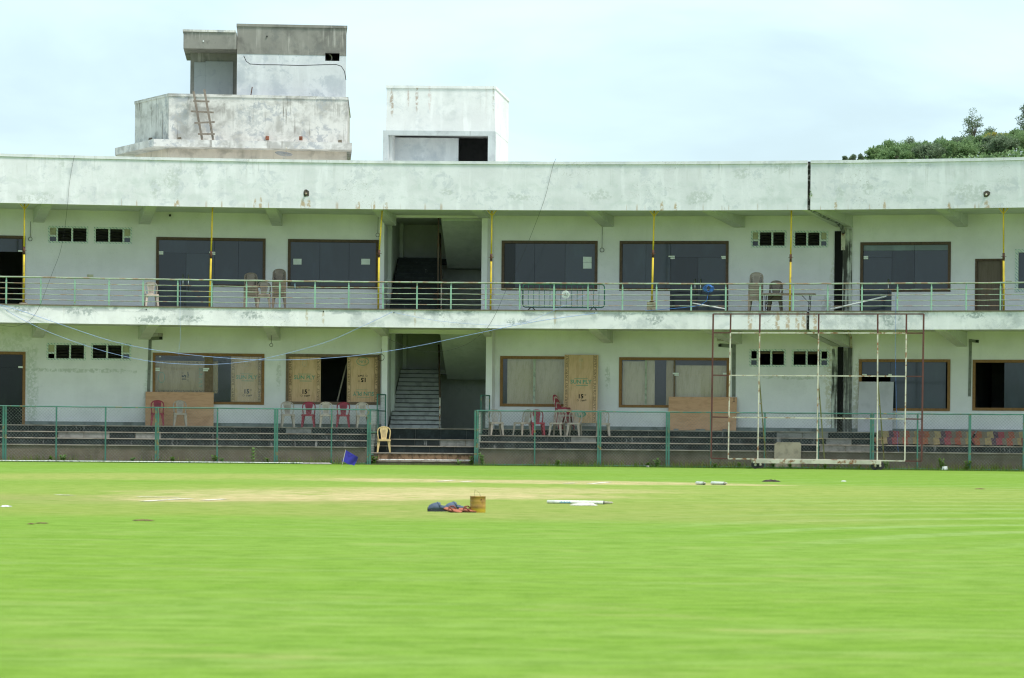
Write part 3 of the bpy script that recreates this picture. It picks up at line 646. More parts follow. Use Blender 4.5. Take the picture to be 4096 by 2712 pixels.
fitting(w, 2674, 2699, 1023, 1028); fitting(w, 2682, 2699, 1030, 1036); fitting(w, 2885, 2903, 1024, 1029); fitting(w, 2887, 2903, 1030, 1036); handle(w, 2780, 1115, 1182); handle(w, 2803, 1115, 1182)
w, sd = glazed(UP, 'glaz_e', M['frame'], 'l', 3567, 1030, 0, 0, 0); h = UP['glaz_e']; zt = zy(3510, 1030); zi = h[3] - FW; zf = zy(3600, 1002)
e0 = h[0] + FW; e1 = h[1] - FW; zw = h[2] + FW * .9; cm = sx(3657, 1060); cd_ = sx(3567, 1080)
for a, b_ in ((e0, cm), (cm, e1)): pane(w, a, b_, zf, zi, M['glass_frost'], name='frosted_strip')
pane(w, e0, cd_, zt, zf, M['glass']); pane(w, cd_, cm, zw, zf, M['glass']); pane(w, cm, e1, zw, zf, M['glass'])
pane(w, e0, cd_, Z_S1T + .01, zt, M['glass'], -.055, .012, 'door_leaf'); fitting(w, 3455, 3473, 1024, 1030); fitting(w, 3455, 3473, 1031, 1037); handle(w, 3553, 1117, 1182)
h = UP['door_f']; m = MB(); framebars(m, h, .065, .02, -.12, 'ltr'); w = m.build('door_frame', M['frame'], pav)
pane(w, h[0] + .065, h[1] - .065, Z_S1T + .01, h[3] - .065, M['door_wood'], -.07, .04, 'door_leaf')
h = UP['win_g']; m = MB(); framebars(m, h, .12, .02, -.1); w = m.build('window', M['vent'], pav); pane(w, h[0] + .12, h[1] - .12, h[2] + .12, h[3] - .12, M['glass'])
# lower gallery
h = LO['door_a']; m = MB(); framebars(m, h, FW, .03, -.12, 'ltr'); w = m.build('door_frame', M['frame_new'], pav); zt = zy(40, 1471)
pane(w, h[0] + FW, h[1] - FW, zt, h[3] - FW, M['glass_dark']); pane(w, h[0] + FW, h[1] - FW, Z_VER + .01, zt, M['glass_dark'], -.055, .012, 'door_leaf'); fitting(w, 73, 91, 1465, 1472)
def boardin(parent_label, x0, x1, y0, y1, mat, o, lab, name='plywood_board', inks=None):
    h = hole(x0, x1, y0, y1, o); s = (h[0] + h[1]) / 2; wd = h[1] - h[0]; ht = h[3] - h[2]
    return plyboard(s, o, h[2], wd, ht, 0, mat, lab, name, inks)
_txt = {}
dg = None
def textmesh(body, size, shear=0., bold=0.):
    k = (body, size, shear, bold)
    if k in _txt: return _txt[k]
    cu = bpy.data.curves.new('lettering', 'FONT'); cu.body = body; cu.size = size; cu.align_x = 'CENTER'; cu.align_y = 'CENTER'; cu.shear = shear; cu.offset = bold; cu.resolution_u = 2
    o = bpy.data.objects.new('lettering', cu); col.objects.link(o); d = bpy.context.evaluated_depsgraph_get(); d.update()
    me = bpy.data.meshes.new_from_object(o.evaluated_get(d)); bpy.data.objects.remove(o); _txt[k] = me; return me
def ink(board, body, size, x, z, mat, rot=0., shear=0., bold=.0, y=-.013):
    me = textmesh(body, size, shear, bold).copy(); me.materials.clear(); me.materials.append(M[mat])
    o = link('lettering', me, board); o.matrix_local = Matrix.Translation((x, y, z)) @ Matrix.Rotation(math.pi / 2, 4, 'X') @ Matrix.Rotation(rot, 4, 'Z')
    tag(o, kind='stuff'); return o
def inkbar(board, x0, x1, z0, z1, mat, y=-.0125):
    m = MB(); m.quad((x0, y, z0), (x1, y, z0), (x1, y, z1), (x0, y, z1)); return m.build('printed_line', M[mat], board)
def ring(board, x, z, rx, rz, w, mat, y=-.0128):
    m = MB(); n = 24
    for k in range(n):
        a, b_ = 2 * math.pi * k / n, 2 * math.pi * (k + 1) / n
        q = lambda t, f: (x + math.cos(t) * (rx - f), y, z + math.sin(t) * (rz - f))
        m.quad(q(a, 0), q(b_, 0), q(b_, w), q(a, w))
    return m.build('emblem', M[mat], board)
def plyboard(s, o, z, wd, ht, lean, mat, lab, name='plywood_board', inks=None, skew=0., t=.02):
    m = MB(); m.box(-wd / 2, wd / 2, -t / 2, t / 2, 0, ht); me = m.mesh(name, M[mat]); ob = link(name, me)
    ob.matrix_world = Matrix.Translation(W(s, o, z)) @ Matrix.Rotation(rz_at(s), 4, 'Z') @ Matrix.Rotation(lean, 4, 'X') @ Matrix.Rotation(skew, 4, 'Y')
    tag(ob, lab, 'plywood', 'plywood boards along the lower gallery')
    if inks: inks(ob, wd, ht)
    return ob
def border(ob, x, ht, up=True):
    n = max(2, int(ht / .46)); 
    for dx in (-.055, .055): inkbar(ob, x + dx - .004, x + dx + .004, .01, ht - .01, 'ink_dark')
    for k in range(n): ink(ob, 'SUN PLY', .115, x, ht * (k + .5) / n, 'ink_dark', math.pi / 2 if up else -math.pi / 2)
def mark15(ob, x, z, rot=0., sc=1.):
    c, s = math.cos(rot), math.sin(rot)
    def at(dx, dz): return x + dx * c - dz * s, z + dx * s + dz * c
    ink(ob, '15', .21 * sc, *at(0, .04 * sc), 'ink_black', rot, 0, .008); ink(ob, 'Years', .10 * sc, *at(.09 * sc, -.10 * sc), 'ink_black', rot + .15, .35, .002)
    q = at(.17 * sc, .10 * sc); ring(ob, q[0], q[1], .03 * sc, .03 * sc, .008, 'ink_black'); q = at(-.10 * sc, -.10 * sc); ring(ob, q[0], q[1], .035 * sc, .035 * sc, .009, 'ink_black')
def sunply(ob, x, z, rot=0., sc=1.):
    ink(ob, 'SUN PLY', .20 * sc, x, z, 'ink_teal', rot, 0, .004)
    if rot == 0: inkbar(ob, x - .24 * sc, x + .24 * sc, z + .12 * sc, z + .135 * sc, 'ink_teal'); inkbar(ob, x - .17 * sc, x + .26 * sc, z - .135 * sc, z - .115 * sc, 'ink_teal')
def ink_std(flip=False, right=True, left=True):
    def f(ob, wd, ht):
        if left: border(ob, -wd / 2 + .08, ht, True)
        if right: border(ob, wd / 2 - .08, ht, not flip)
        r = math.pi if flip else 0
        if not flip: sunply(ob, 0, ht * .54); mark15(ob, 0, ht * .20); ring(ob, 0, ht * .86, .09, .13, .012, 'ink_white'); ink(ob, 'ISI', .07, 0, ht * .86, 'ink_white', math.pi / 2)
        else:
            ring(ob, 0, ht * .90, .23, .15, .02, 'ink_teal'); ink(ob, 'SUN', .13, 0, ht * .90, 'ink_teal', r); mark15(ob, .04, ht * .52, r); sunply(ob, .04, ht * .19, r)
            inkbar(ob, -.2, .28, ht * .10, ht * .106, 'ink_teal'); inkbar(ob, -.22, .2, ht * .27, ht * .275, 'ink_teal')
    return f
# lower screen, boarded from behind
w, sd = glazed(LO, 'glaz_a', M['frame_new'], 'l', 817, 1480, 0, 0, 0); h = LO['glaz_a']; e0 = h[0] + FW; zi = h[3] - FW; a1 = sx(818, 1500); a2 = sx(852, 1500)
m = MB(); m.cbox(a1, a2, -.02, -.14, Z_VER, zi); m.build('mullion', M['frame_dull'], w)
zt = zy(740, 1478); pane(w, e0, a1, zt, zi, M['clear'], -.055, .008); pane(w, e0, a1, Z_VER + .01, zt, M['clear'], -.05, .008, 'door_leaf')
pane(w, a2, h[1] - FW, h[2] + FW, zi, M['clear'], -.06, .008)
for r in ((621, 639, 1471, 1476), (621, 639, 1478, 1484), (812, 837, 1472, 1478), (812, 832, 1479, 1485), (637, 643, 1424, 1429), (811, 817, 1424, 1430)): fitting(w, *r)
def ink_side(ob, wd, ht):
    for z in (ht - .07, .07):
        n = 5
        for k in range(n): ink(ob, 'SUN PLY', .12, -wd / 2 + wd * (k + .5) / n, z, 'ink_dark', 0 if z > .2 else math.pi)
    mark15(ob, -.05, ht * .48, math.pi / 2); ink(ob, 'SUN PLY', .19, wd * .22, ht * .48, 'ink_teal', -math.pi / 2); ring(ob, -wd * .40, ht * .48, .12, .2, .02, 'ink_teal')
boardin('', 621, 872, 1444, 1572, 'ply_dull', -.16, 'dull olive plywood sheet with sideways stencils behind the glass of the boarded doorway', inks=ink_side)
boardin('', 924, 1048, 1427, 1607, 'ply', -.10, 'tall plywood board with brown lettered border at right end of boarded doorway', inks=ink_std())
h = LO['win_b']; m = MB(); framebars(m, h, FW * .95, .03, -.12); w = m.build('window', M['frame_dull'], pav)
boardin('', 1153, 1283, 1427, 1608, 'ply', -.08, 'left plywood board in window next to stairs, upright green lettering', inks=ink_std())
boardin('', 1388, 1513, 1428, 1608, 'ply', -.08, 'right plywood board in window next to stairs, upside-down lettering', inks=ink_std(True))
m = MB(); m.beam(HP(1349, 1606, -.25), HP(1386, 1458, -.3), .05, .03); tag(m.build('wooden_pole', M['oldwood']), 'bare wooden pole leaning inside the dark window gap between two plywood boards', 'pole')
h = LO['win_c']; m = MB(); framebars(m, h, FW, .03, -.12); w = m.build('window', M['frame_new'], pav); c1 = sx(2137, 1530); z0, z1 = h[2] + FW, h[3] - FW
pane(w, h[0] + FW, c1, z0, z1, M['clear'], -.05, .008); pane(w, c1, h[1] - FW, z0, z1, M['clear'], -.07, .008)
m = MB(); m.cbox(c1 - .04, c1 + .04, -.03, -.049, z0, z1); m.build('sash_stile', simple('pale_green_sash', (.42, .45, .38), .5, .4), w)
boardin('', 2029, 2136, 1436, 1616, 'ply_grey', -.18, 'left pale plywood sheet behind sliding glass right of the stairs')
boardin('', 2139, 2300, 1436, 1616, 'ply_grey', -.20, 'pale plywood sheet behind sliding glass beside the leaning lettered board')
w, sd = glazed(LO, 'glaz_d', M['frame_new'], 'r', 2700, 1500, 0, 0, 0); h = LO['glaz_d']; e0 = h[0] + FW; e1 = h[1] - FW; zi = h[3] - FW; zw = h[2] + FW * .9
d0 = sx(2700, 1530); zt = zy(2800, 1499); mid = sx(2803, 1540); c1 = sx(2583, 1530)
pane(w, e0, c1, zw, zi, M['clear'], -.05, .008); pane(w, c1, d0 - .06, zw, zi, M['clear'], -.07, .008); pane(w, d0, e1, zt, zi, M['clear'], -.05, .008)
m = MB(); m.cbox(d0 - .06, d0, -.02, -.12, Z_VER, zi); m.build('mullion', M['frame_dull'], w)
m = MB(); m.cbox(c1 - .035, c1 + .035, -.03, -.049, zw, zi); m.build('sash_stile', simple('pale_sash', (.42, .45, .36), .5, .4), w)
for a, b_ in ((d0, mid), (mid, e1)): pane(w, a, b_, Z_VER + .01, zt, M['clear'], -.05, .008, 'door_leaf')
for r in ((2691, 2715, 1491, 1497), (2698, 2715, 1498, 1503), (2892, 2908, 1491, 1498)): fitting(w, *r)
boardin('', 2490, 2581, 1445, 1621, 'ply_grey', -.18, 'pale plywood sheet at left end of glazed screen near sight screen')
boardin('', 2583, 2619, 1440, 1621, 'ply_grey', -.16, 'narrow plywood strip beside dark gap in glazed screen near sight screen')
boardin('', 2665, 2696, 1440, 1621, 'ply_dull', -.16, 'narrow brown plywood strip right of the dark gap in glazed screen')
boardin('', 2702, 2905, 1462, 1600, 'ply_grey', -.16, 'wide dusty plywood sheet behind glass door near sight screen')
w, sd = glazed(LO, 'glaz_e', M['frame_new'], 'l', 3556, 1500, 0, 0, 0); h = LO['glaz_e']; e0 = h[0] + FW; e1 = h[1] - FW; zi = h[3] - FW; zw = h[2] + FW * .9; zt = zy(3500, 1500); c1 = sx(3561, 1530); c2 = sx(3690, 1530)
pane(w, e0, c1, zt, zi, M['glass']); pane(w, c1, c2, zw, zi, M['glass'], -.05); pane(w, c2, e1 - .06, zw, zi, M['glass'], -.07)
fitting(w, 3449, 3467, 1496, 1503); fitting(w, 3554, 3567, 1496, 1503)
h = LO['win_f']; m = MB(); framebars(m, h, FW, .03, -.12); w = m.build('window', M['frame_new'], pav); c1 = sx(4016, 1530)
pane(w, c1, h[1] - FW, h[2] + FW, h[3] - FW, M['glass'], -.05)
# cement chases left by wiring, small wall fixtures
def chase(pts, w, mat='cement_dark', o=.006):
    m = MB()
    for (a, b_) in zip(pts[:-1], pts[1:]):
        p, q = HP(a[0], a[1], o), HP(b_[0], b_[1], o); d = (q - p).normalized(); m.beam(p - d * w * .5, q + d * w * .5, w, .028)
    return m.build('cement_chase', M[mat], pav)
chase([(594, 1562), (601, 1355), (644, 1353)], .11); chase([(2935, 1580), (2936, 1385), (2885, 1381)], .13); chase([(3878, 1580), (3882, 1362), (3910, 1366)], .10)
for (x, y) in ((643, 1353), (2880, 1382), (3909, 1365)):
    h = hole(x - 6, x + 6, y - 5, y + 5); m = MB(); m.cbox(h[0], h[1], .05, -.01, h[2], h[3]); m.build('switch_box', M['black'], pav)
for (x0, y0, x1, y1) in ((610, 1335, 650, 1345), (2868, 1353, 2908, 1363)):
    m = MB()
    for k in range(3): m.tube([HP(x0, y0 + (y1 - y0) * k / 2, .08), HP(x1, y0 + (y1 - y0) * k / 2, .08)], .006, 4)
    for k in range(4): m.tube([HP(x1 - k * 5, y0 - 2, .08), HP(x1 - k * 5, y1, .08)], .006, 4)
    m.tube([HP(x1, y0, .08), HP(x1, y0, -.02)], .006, 4); m.build('lamp_bracket', M['rust'], pav)
for (x0, x1, y0, y1, nm) in ((676, 684, 858, 866, 'spotlight'),):
    h = hole(x0, x1, y0, y1); m = MB(); m.cbox(h[0], h[1], .12, 0, h[2], h[3]); m.build(nm, M['black'], pav)
for (x, y) in ((361, 1103), (4035, 1128)):
    h = hole(x - 12, x + 12, y - 5, y + 5); m = MB(); m.cbox(h[0], h[1], .02, -.01, h[2], h[3]); m.build('switch_plate', M['louvre_beige'], pav)
for px, py in ((1224, 772), (3946, 776)):                                   # broken-out spout holes in the parapet
    p = S(px, py, BD); m = MB(); k = 9; c0 = [(rnd.uniform(.09, .17) * math.cos(2 * math.pi * i / k), rnd.uniform(.10, .17) * math.sin(2 * math.pi * i / k)) for i in range(k)]
    m.hexa([W(p[0] + a, BD + .012, p[1] + b_) for a, b_ in c0], [W(p[0] + a * .7, BD - .01, p[1] + b_ * .7) for a, b_ in c0])
    r_ = m.build('spout_patch', simple('broken_mortar', (.11, .095, .08), .95, .1, var=.3, sc=18), pav)
    m = MB(); m.tube([W(p[0], BD + .09, p[1] - .03), W(p[0], BD - .05, p[1] - .01)], .035, 10); m.build('spout', M['whitesteel'], r_, True)
for px, py in ((585, 1238), (1294, 1246), (1576, 1250), (2377, 1252)):
    m = MB(); m.tube([HP(px, py, BD + .012), HP(px, py, BD - .05)], .022, 8); m.build('weep_hole', M['black'], pav)

# ------------------------------------------------------------------ spectator terrace in front of the lower gallery
ter = empty('spectator_terrace'); tag(ter, 'long dark stone terrace of low tiers along the foot of the pavilion', 'terrace')
SA = sx(1470, 1760, 2.2); SB = sx(1908, 1760, 2.2)                       # entrance steps between these
TO = [1.5, 2.2, 2.9, 3.55]; TZ = [Z_VER, Z_VER - .225, Z_VER - .45, Z_VER - .685]
missing = {(1, 185, 390), (1, 590, 650), (0, 1005, 1200), (1, 2288, 2395), (0, 3150, 3330), (1, 3180, 3480), (2, 3270, 3480), (1, 1796, 1900)}
tile_cache = {}
def tiles(parent, sa, sb, i, off, zt, zb, ln=.93, lay=None):
    s = sa; k = 0
    while s < sb - .05:
        e = min(sb, s + ln * (1 if k else rnd.uniform(.4, 1))); pm = W((s + e) / 2, off, zt)
        px = 2048 + F * pm.x / pm.y
        mis = any(i == a and b_ < px < c for a, b_, c in missing)
        if mis and rnd.random() < .8:
            m = MB(); m.cbox(s + .012, e - .012, off + .006, off - .04, zb, zt - .035); m.build('cement_patch', M['cement'], parent)
        else:
            m = MB(); d = rnd.uniform(-.004, .004); m.cbox(s + .005, e - .005, off + .02 + d, off - .03, zb + .002, zt - .036); m.build('tile', M['granite' if rnd.random() < .6 else 'granite_worn'], parent)
        s = e; k += 1
for (a, b_) in ((S_L, SA), (SB, S_R)):
    for i in range(4):
        zb = TZ[i + 1] if i < 3 else 0
        m = MB(); m.cbox(a, b_, TO[i], TO[i - 1] if i else 1.2, -.02, TZ[i] - .036); core = m.build('tier_core' if i < 3 else 'base_wall', M['concrete'], ter)
        n = max(2, int((b_ - a) / 2.4))
        for k in range(n):
            s0 = a + (b_ - a) * k / n; s1 = a + (b_ - a) * (k + 1) / n
            m = MB(); m.cbox(s0 + .003, s1 - .003, TO[i] + .045 + rnd.uniform(-.006, .006), TO[i - 1] + .021 if i else 1.2, TZ[i] - .034, TZ[i] + rnd.uniform(0, .006)); m.build('tread', M['tread'], core)
        if i < 3: tiles(ter, a, b_, i, TO[i], TZ[i], zb)
ent = empty('entrance_steps'); tag(ent, 'dark stone entrance steps between the fence ends leading to the stairs', 'steps')
eo = [1.5, 1.85, 2.2, 2.55, 2.95, 3.6]; zz = [ZP(1700, y, o) for y, o in ((1729, 1.5), (1756, 1.9), (1783, 2.3), (1811, 2.7), (1843, 3.3))]
zz[0] = Z_VER; prev = 1.2
EO = [1.5, 2.0, 2.5, 3.0, 3.7]
for i in range(5):
    m = MB(); m.cbox(SA + .01, SB - .01, EO[i], prev, -.02, zz[i] - .036); core = m.build('step_core', M['concrete'], ent)
    m = MB(); m.cbox(SA + .01, SB - .01, EO[i] + .045, prev + (.021 if i else 0), zz[i] - .034, zz[i]); m.build('tread', M['tread'], core)
    if i < 3: tiles(ent, SA + .01, SB - .01, i, EO[i], zz[i], zz[i + 1])
    elif i == 3:
        s = SA + .4
        while s < SB - .3:
            m = MB(); m.cbox(s + .006, s + .42, EO[i] + .02, EO[i] - .03, zz[4] + .002, zz[i] - .05); m.build('stone_block', simple('brown_laterite_block', (.25, .16, .10), .95, .1, var=.25, sc=6, bump=.01), ent); s += .43
    prev = EO[i]
# ------------------------------------------------------------------ upper gallery railing
rail = empty('balcony_railing'); tag(rail, 'green and rusty five-bar steel railing along the upper gallery edge', 'railing')
RO = BD - .08
px_posts = [25, 163, 299, 436, 572, 711, 847, 986, 1119, 1260, 1395, 1532, 1668, 1804, 1943, 2079, 2216, 2352, 2490, 2626, 2765, 2903, 3040, 3173, 3311, 3448, 3590, 3726, 3865, 4002]
sp = [sx(p, 1180, RO) for p in px_posts]; sp = [sp[0] - 1.22 * k for k in range(5, 0, -1)] + sp + [sp[-1] + 1.22 * k for k in range(1, 6)]
zr = [Z_S1T + k for k in (.955, .745, .555, .365, .175)]
for s in sp:
    m = MB(); b0 = W(s, RO, 0); a = rz_at(s); tx = Vector((math.cos(a), math.sin(a), 0)); ny = Vector((-tx.y, tx.x, 0))
    P0 = b0 + Vector((0, 0, Z_S1T)); m.beam(P0, P0 + Vector((0, 0, .84)), .055, .03); m.beam(P0 + Vector((0, 0, .84)), P0 + Vector((0, 0, .93)), .03, .028); m.build('post', M['railpost'], rail)
for i, z in enumerate(zr):
    pts = [W(S_L + (S_R - S_L) * k / 160, RO, z + rnd.uniform(-.005, .005)) for k in range(161)]
    m = MB(); m.tube(pts, .028 if i == 0 else .015, 8 if i == 0 else 6); m.build('rail', M['rail'], rail, True)
# yellow props
def prop(pt, pb, vhead, base, lab, mid=None):
    o = BD - .28; T = HP(pt, 837, o); Bp = HP(pb, 1230, o); T.z = Z_PB + .03; Bp.z = Z_S1T + (.01 if not base else base)
    root = empty('steel_prop', Bp); tag(root, lab, 'prop', 'yellow props holding the parapet slab')
    L = lambda p: Vector(p) - Bp
    Mi = Bp + (T - Bp) * .52
    if mid: Mi = HP(mid, 1016, o)
    m = MB(); m.tube([L(Bp), L(Mi)], .036, 10); m.build('outer_tube', M['yellow'], root, True)
    m = MB(); m.tube([L(Mi), L(T - Vector((0, 0, .03)))], .029, 10); it = m.build('inner_tube', M['yellow'], root, True)
    d = (T - Mi).normalized()
    for k in range(12):
        q = L(Mi) + d * (.25 + k * .12)
        m = MB(); m.tube([q + Vector((0, -.031, 0)), q + Vector((0, -.026, 0))], .008, 6); m.build('pin_hole', M['black'], it)
    m = MB(); m.tube([L(Mi) - d * .12, L(Mi) + d * .14], .042, 10); m.tube([L(Mi) + Vector((-.09, -.02, .02)), L(Mi) + Vector((.09, -.02, .02))], .009, 6); m.build('collar', M['rust'], root, True)
    m = MB(); c = L(T)
    if vhead:
        for sg in (-1, 1): m.beam(c + Vector((0, 0, -.22)), c + Vector((sg * .16, 0, -.02)), .03, .02)
        m.box(c.x - .18, c.x + .18, c.y - .07, c.y + .07, c.z - .025, c.z - .002)
    else: m.box(c.x - .07, c.x + .07, c.y - .07, c.y + .07, c.z - .025, c.z - .002)
    m.build('head_plate', M['yellow'], root)
    m = MB(); m.box(-.08, .08, -.08, .08, -.008, .012); m.build('base_plate', M['rust'], root)
    return Bp
bp = prop(98, 94, True, .07, 'leftmost yellow prop with forked head, beside the open upper doorway')
m = MB(); m.box(-.13, .13, -.1, .1, 0, .06); q = m.build('stone_block', M['brick']); q.location = (bp.x, bp.y, Z_S1T + .002); tag(q, 'small pale block under the leftmost yellow prop', 'block')
prop(850, 838, False, 0, 'yellow prop in front of the upper double glass door on the left'); prop(1529, 1513, False, 0, 'bent yellow prop left of the stair opening', 1516)
prop(1968, 1962, True, 0, 'forked yellow prop right of the stair opening'); bp = prop(2617, 2607, True, .33, 'yellow prop standing on a stack of cream bricks')
prop(3166, 3159, False, 0, 'yellow prop beside folding table between two ventilators'); prop(4014, 4015, True, 0, 'rightmost yellow prop beside the brown door')
k = 0
for lv in range(4):
    for j in (-1, 1):
        m = MB(); m.box(-.085, .085, -.1, .1, 0, .075); q = m.build('cream_brick', M['brick']); q.location = (bp.x + j * .087, bp.y + rnd.uniform(-.02, .02), Z_S1T + .003 + lv * .078); q.rotation_euler = (0, 0, rnd.uniform(-.06, .06))
        tag(q, ('%s cream brick, %s of the four courses under a yellow prop' % ('left' if j < 0 else 'right', ('bottom', 'second', 'third', 'top')[lv])), 'brick', 'bricks under the yellow prop')

# ------------------------------------------------------------------ chairs
def plastic(name, c):
    b = NB(name, .45, .4); v = b.noise(b.pos, 6, 5, .6)
    return b.done(b.mix(c, tuple(k * .72 for k in c), b.ramp(v, .45, .72)))
CHM = {'beige': plastic('beige_plastic', (.55, .45, .38)), 'red': plastic('maroon_plastic', (.30, .028, .055)), 'tan': plastic('tan_plastic', (.58, .43, .20)), 'brown': plastic('brown_plastic', (.19, .145, .115)), 'grey': plastic('grey_beige_plastic', (.42, .345, .30)), 'taupe': plastic('taupe_plastic', (.29, .235, .19))}
_ch = {}
def rrect(w, d, r, n=4):
    pts = []
    for (cx, cy, a0) in ((w - r, d - r, 0), (-w + r, d - r, 90), (-w + r, -d + r, 180), (w - r, -d + r, 270)):
        for k in range(n + 1): a = math.radians(a0 + 90 * k / n); pts.append((cx + r * math.cos(a), cy + r * math.sin(a)))
    return pts
def chair_meshes(color, kind):
    key = (color, kind)
    if key in _ch: return _ch[key]
    mt = CHM[color]; out = []
    # seat, front towards -y
    m = MB(); prof = rrect(.225, .215, .07); zc = .43
    m.hexa([(x, y, zc - .035) for x, y in prof], [(x, y, zc + .012 * (abs(x) / .22) ** 2) for x, y in prof])
    q = rrect(.235, .225, .075); m.hexa([(x, y, zc - .05) for x, y in q], [(x, y, zc - .02) for x, y in q]); out.append(('seat', m.mesh('seat', mt)))
    for sx_ in (-1, 1):
        for sy in (-1, 1):
            m = MB(); x0, y0 = sx_ * .20, sy * .185; x1, y1 = sx_ * .235, sy * .225
            def sec(x, y, a): return [(x - sx_ * a, y, 0), (x, y, 0), (x, y - sy * a, 0)]
            b0 = [(x1 - sx_ * .05, y1 - sy * .008, 0), (x1, y1, 0), (x1 - sx_ * .008, y1 - sy * .05, 0), (x1 - sx_ * .025, y1 - sy * .025, 0)]
            t0 = [(x0 - sx_ * .085, y0 - sy * .008, .41), (x0 + sx_ * .012, y0 + sy * .012, .41), (x0 - sx_ * .008, y0 - sy * .085, .41), (x0 - sx_ * .035, y0 - sy * .035, .41)]
            if sx_ * sy < 0: b0.reverse(); t0.reverse()
            m.hexa(b0, t0); out.append(('leg', m.mesh('leg', mt)))
    # backrest: bowed frame with splat or slats, leaning back
    def bk(x, z): return (x, .185 + (z - .43) * .26 - .05 * (1 - (x / .22) ** 2) * 0, z)
    m = MB(); pts = []
    for k in range(17):
        a = math.pi * k / 16; pts.append(Vector(bk(-.215 * math.cos(a) * (1 - .06 * math.sin(a)), .66 + .20 * math.sin(a) ** .55)))
    pts = [Vector(bk(-.185, .42))] + [Vector(bk(-.195, .5))] + pts + [Vector(bk(.195, .5)), Vector(bk(.185, .42))]
    m.tube(pts, [.022] * len(pts), 6); fr = ('backrest', m.mesh('backrest', mt, True))
    m = MB()
    if kind == 'splat':
        P_ = [(-.085, .43), (.085, .43), (.105, .62), (.135, .74), (.12, .845), (-.12, .845), (-.135, .74), (-.105, .62)]
        m.hexa([(bk(x, z)[0], bk(x, z)[1] - .012, z) for x, z in P_], [(bk(x, z)[0], bk(x, z)[1] + .006, z) for x, z in P_])
        out.append(fr); out.append(('splat', m.mesh('splat', mt)))
        m = MB()
        for k in range(5):
            x = -.066 + k * .033; a, b_ = Vector(bk(x * .8, .50)), Vector(bk(x, .76)); m.beam(a + Vector((0, -.014, 0)), b_ + Vector((0, -.014, 0)), .008, .004)
        out.append(('groove', m.mesh('groove', CHM['brown'] if color not in ('red',) else M['maroon'])))
    else:
        for k in range(6):
            x = -.10 + k * .04; m.beam(Vector(bk(x * .75, .42)), Vector(bk(x * 1.45, .80 + .04 * (1 - abs(x) / .1))), .022, .012)
        P_ = [(-.17, .79), (.17, .79), (.15, .84), (.09, .865), (-.09, .865), (-.15, .84)]
        m.hexa([(bk(x, z)[0], bk(x, z)[1] - .012, z) for x, z in P_], [(bk(x, z)[0], bk(x, z)[1] + .01, z) for x, z in P_])
        out.append(fr); out.append(('slats', m.mesh('slats', mt)))
    _ch[key] = out; return out
def chair(s, o, z, yaw, color, kind, lab, group, dz=0, dy=0, scale=1.05):
    base = W(s, o, z); rz = rz_at(s) + yaw
    off = Vector((math.sin(rz) * dy, -math.cos(rz) * dy, dz))
    root = empty('plastic_chair', base + off, rz); root.scale = (scale,) * 3; tag(root, lab, 'chair', group)
    for nm, me in chair_meshes(color, kind): link(nm, me, root)
    return root
GV = 'plastic chairs on the lower gallery'; GS = 'stacked plastic chairs on the upper gallery'
ov = 1.15
def cs(px, y=1715, o=ov): return sx(px, y, o)
chair(cs(629), ov, Z_VER, .0, 'red', 'splat', 'maroon plastic chair in front of leaning plywood, far left', GV)
chair(cs(720), ov, Z_VER, .05, 'grey', 'splat', 'beige plastic chair in front of leaning plywood, beside a maroon one', GV)
chair(cs(1151), ov, Z_VER, .1, 'grey', 'splat', 'first beige chair left of the row of five under the boarded window', GV)
chair(cs(1233), ov, Z_VER, -.04, 'red', 'splat', 'left one of two maroon chairs under the boarded window', GV)
chair(cs(1304), ov, Z_VER, .06, 'beige', 'splat', 'beige chair between two maroon chairs under the boarded window', GV)
chair(cs(1372), ov, Z_VER, 0, 'red', 'splat', 'right one of two maroon chairs under the boarded window', GV)
chair(cs(1451), ov, Z_VER, .12, 'beige', 'splat', 'beige chair at the right end of the row of five, near the gate', GV)
chair(sx(1535, 1790, 2.75), 2.72, zz[3], .04, 'tan', 'splat', 'yellowish tan plastic chair on the entrance steps', 'plastic chairs on the steps')
o2 = 1.87
for px, yaw, clr, lab in ((1984, .25, 'grey', 'grey beige slatted chair nearest the entrance, behind right fence'), (2088, -.75, 'grey', 'slatted beige chair turned sideways left of the maroon chair'), (2150, .2, 'red', 'only maroon chair of the row on the right-hand tier'),
                          (2229, -.3, 'grey', 'slatted beige chair directly right of the maroon chair on the tier'), (2297, -.12, 'grey', 'slatted beige chair in front of the leaning chair stack and lettered board'), (2412, .15, 'grey', 'slatted beige chair standing apart at right end of the tier row')):
    chair(sx(px, 1740, o2), o2, TZ[1] + .006, yaw, clr, 'slats' if clr != 'red' else 'splat', lab, GV)
ordn = ('bottom', 'second from bottom', 'third from bottom', 'fourth from bottom', 'fifth from bottom', 'sixth from bottom', 'seventh from bottom', 'eighth from bottom', 'ninth from bottom', 'tenth from bottom', 'eleventh from bottom')
def stack(px, o, z, n, color, where, yaw=0, step=.062, py=1200, cols=None, st=0.):
    s = sx(px, py, o)
    for k in range(n):
        c = cols[k % len(cols)] if cols else color
        chair(s, o, z, yaw, c, 'splat', '%s plastic chair, %s of the stack %s' % ({'brown': 'brown', 'taupe': 'taupe', 'red': 'maroon', 'beige': 'beige', 'grey': 'beige'}[c], 'topmost' if k == n - 1 else ordn[k], where), GS if z > 4 else 'leaning chair stack', dz=k * step, dy=st * k)
zg = Z_S1T + .004; og = 2.35
chair(sx(606, 1200, og), og, zg, .1, 'beige', 'splat', 'single pale plastic chair by the upper glass doors', 'single chairs on the upper gallery')
stack(1002, og, zg, 7, 'brown', 'left of the small stack'); stack(1055, og, zg, 2, 'taupe', 'of two between the tall ones'); stack(1116, og, zg, 10, 'brown', 'left of the papered window', step=.058)
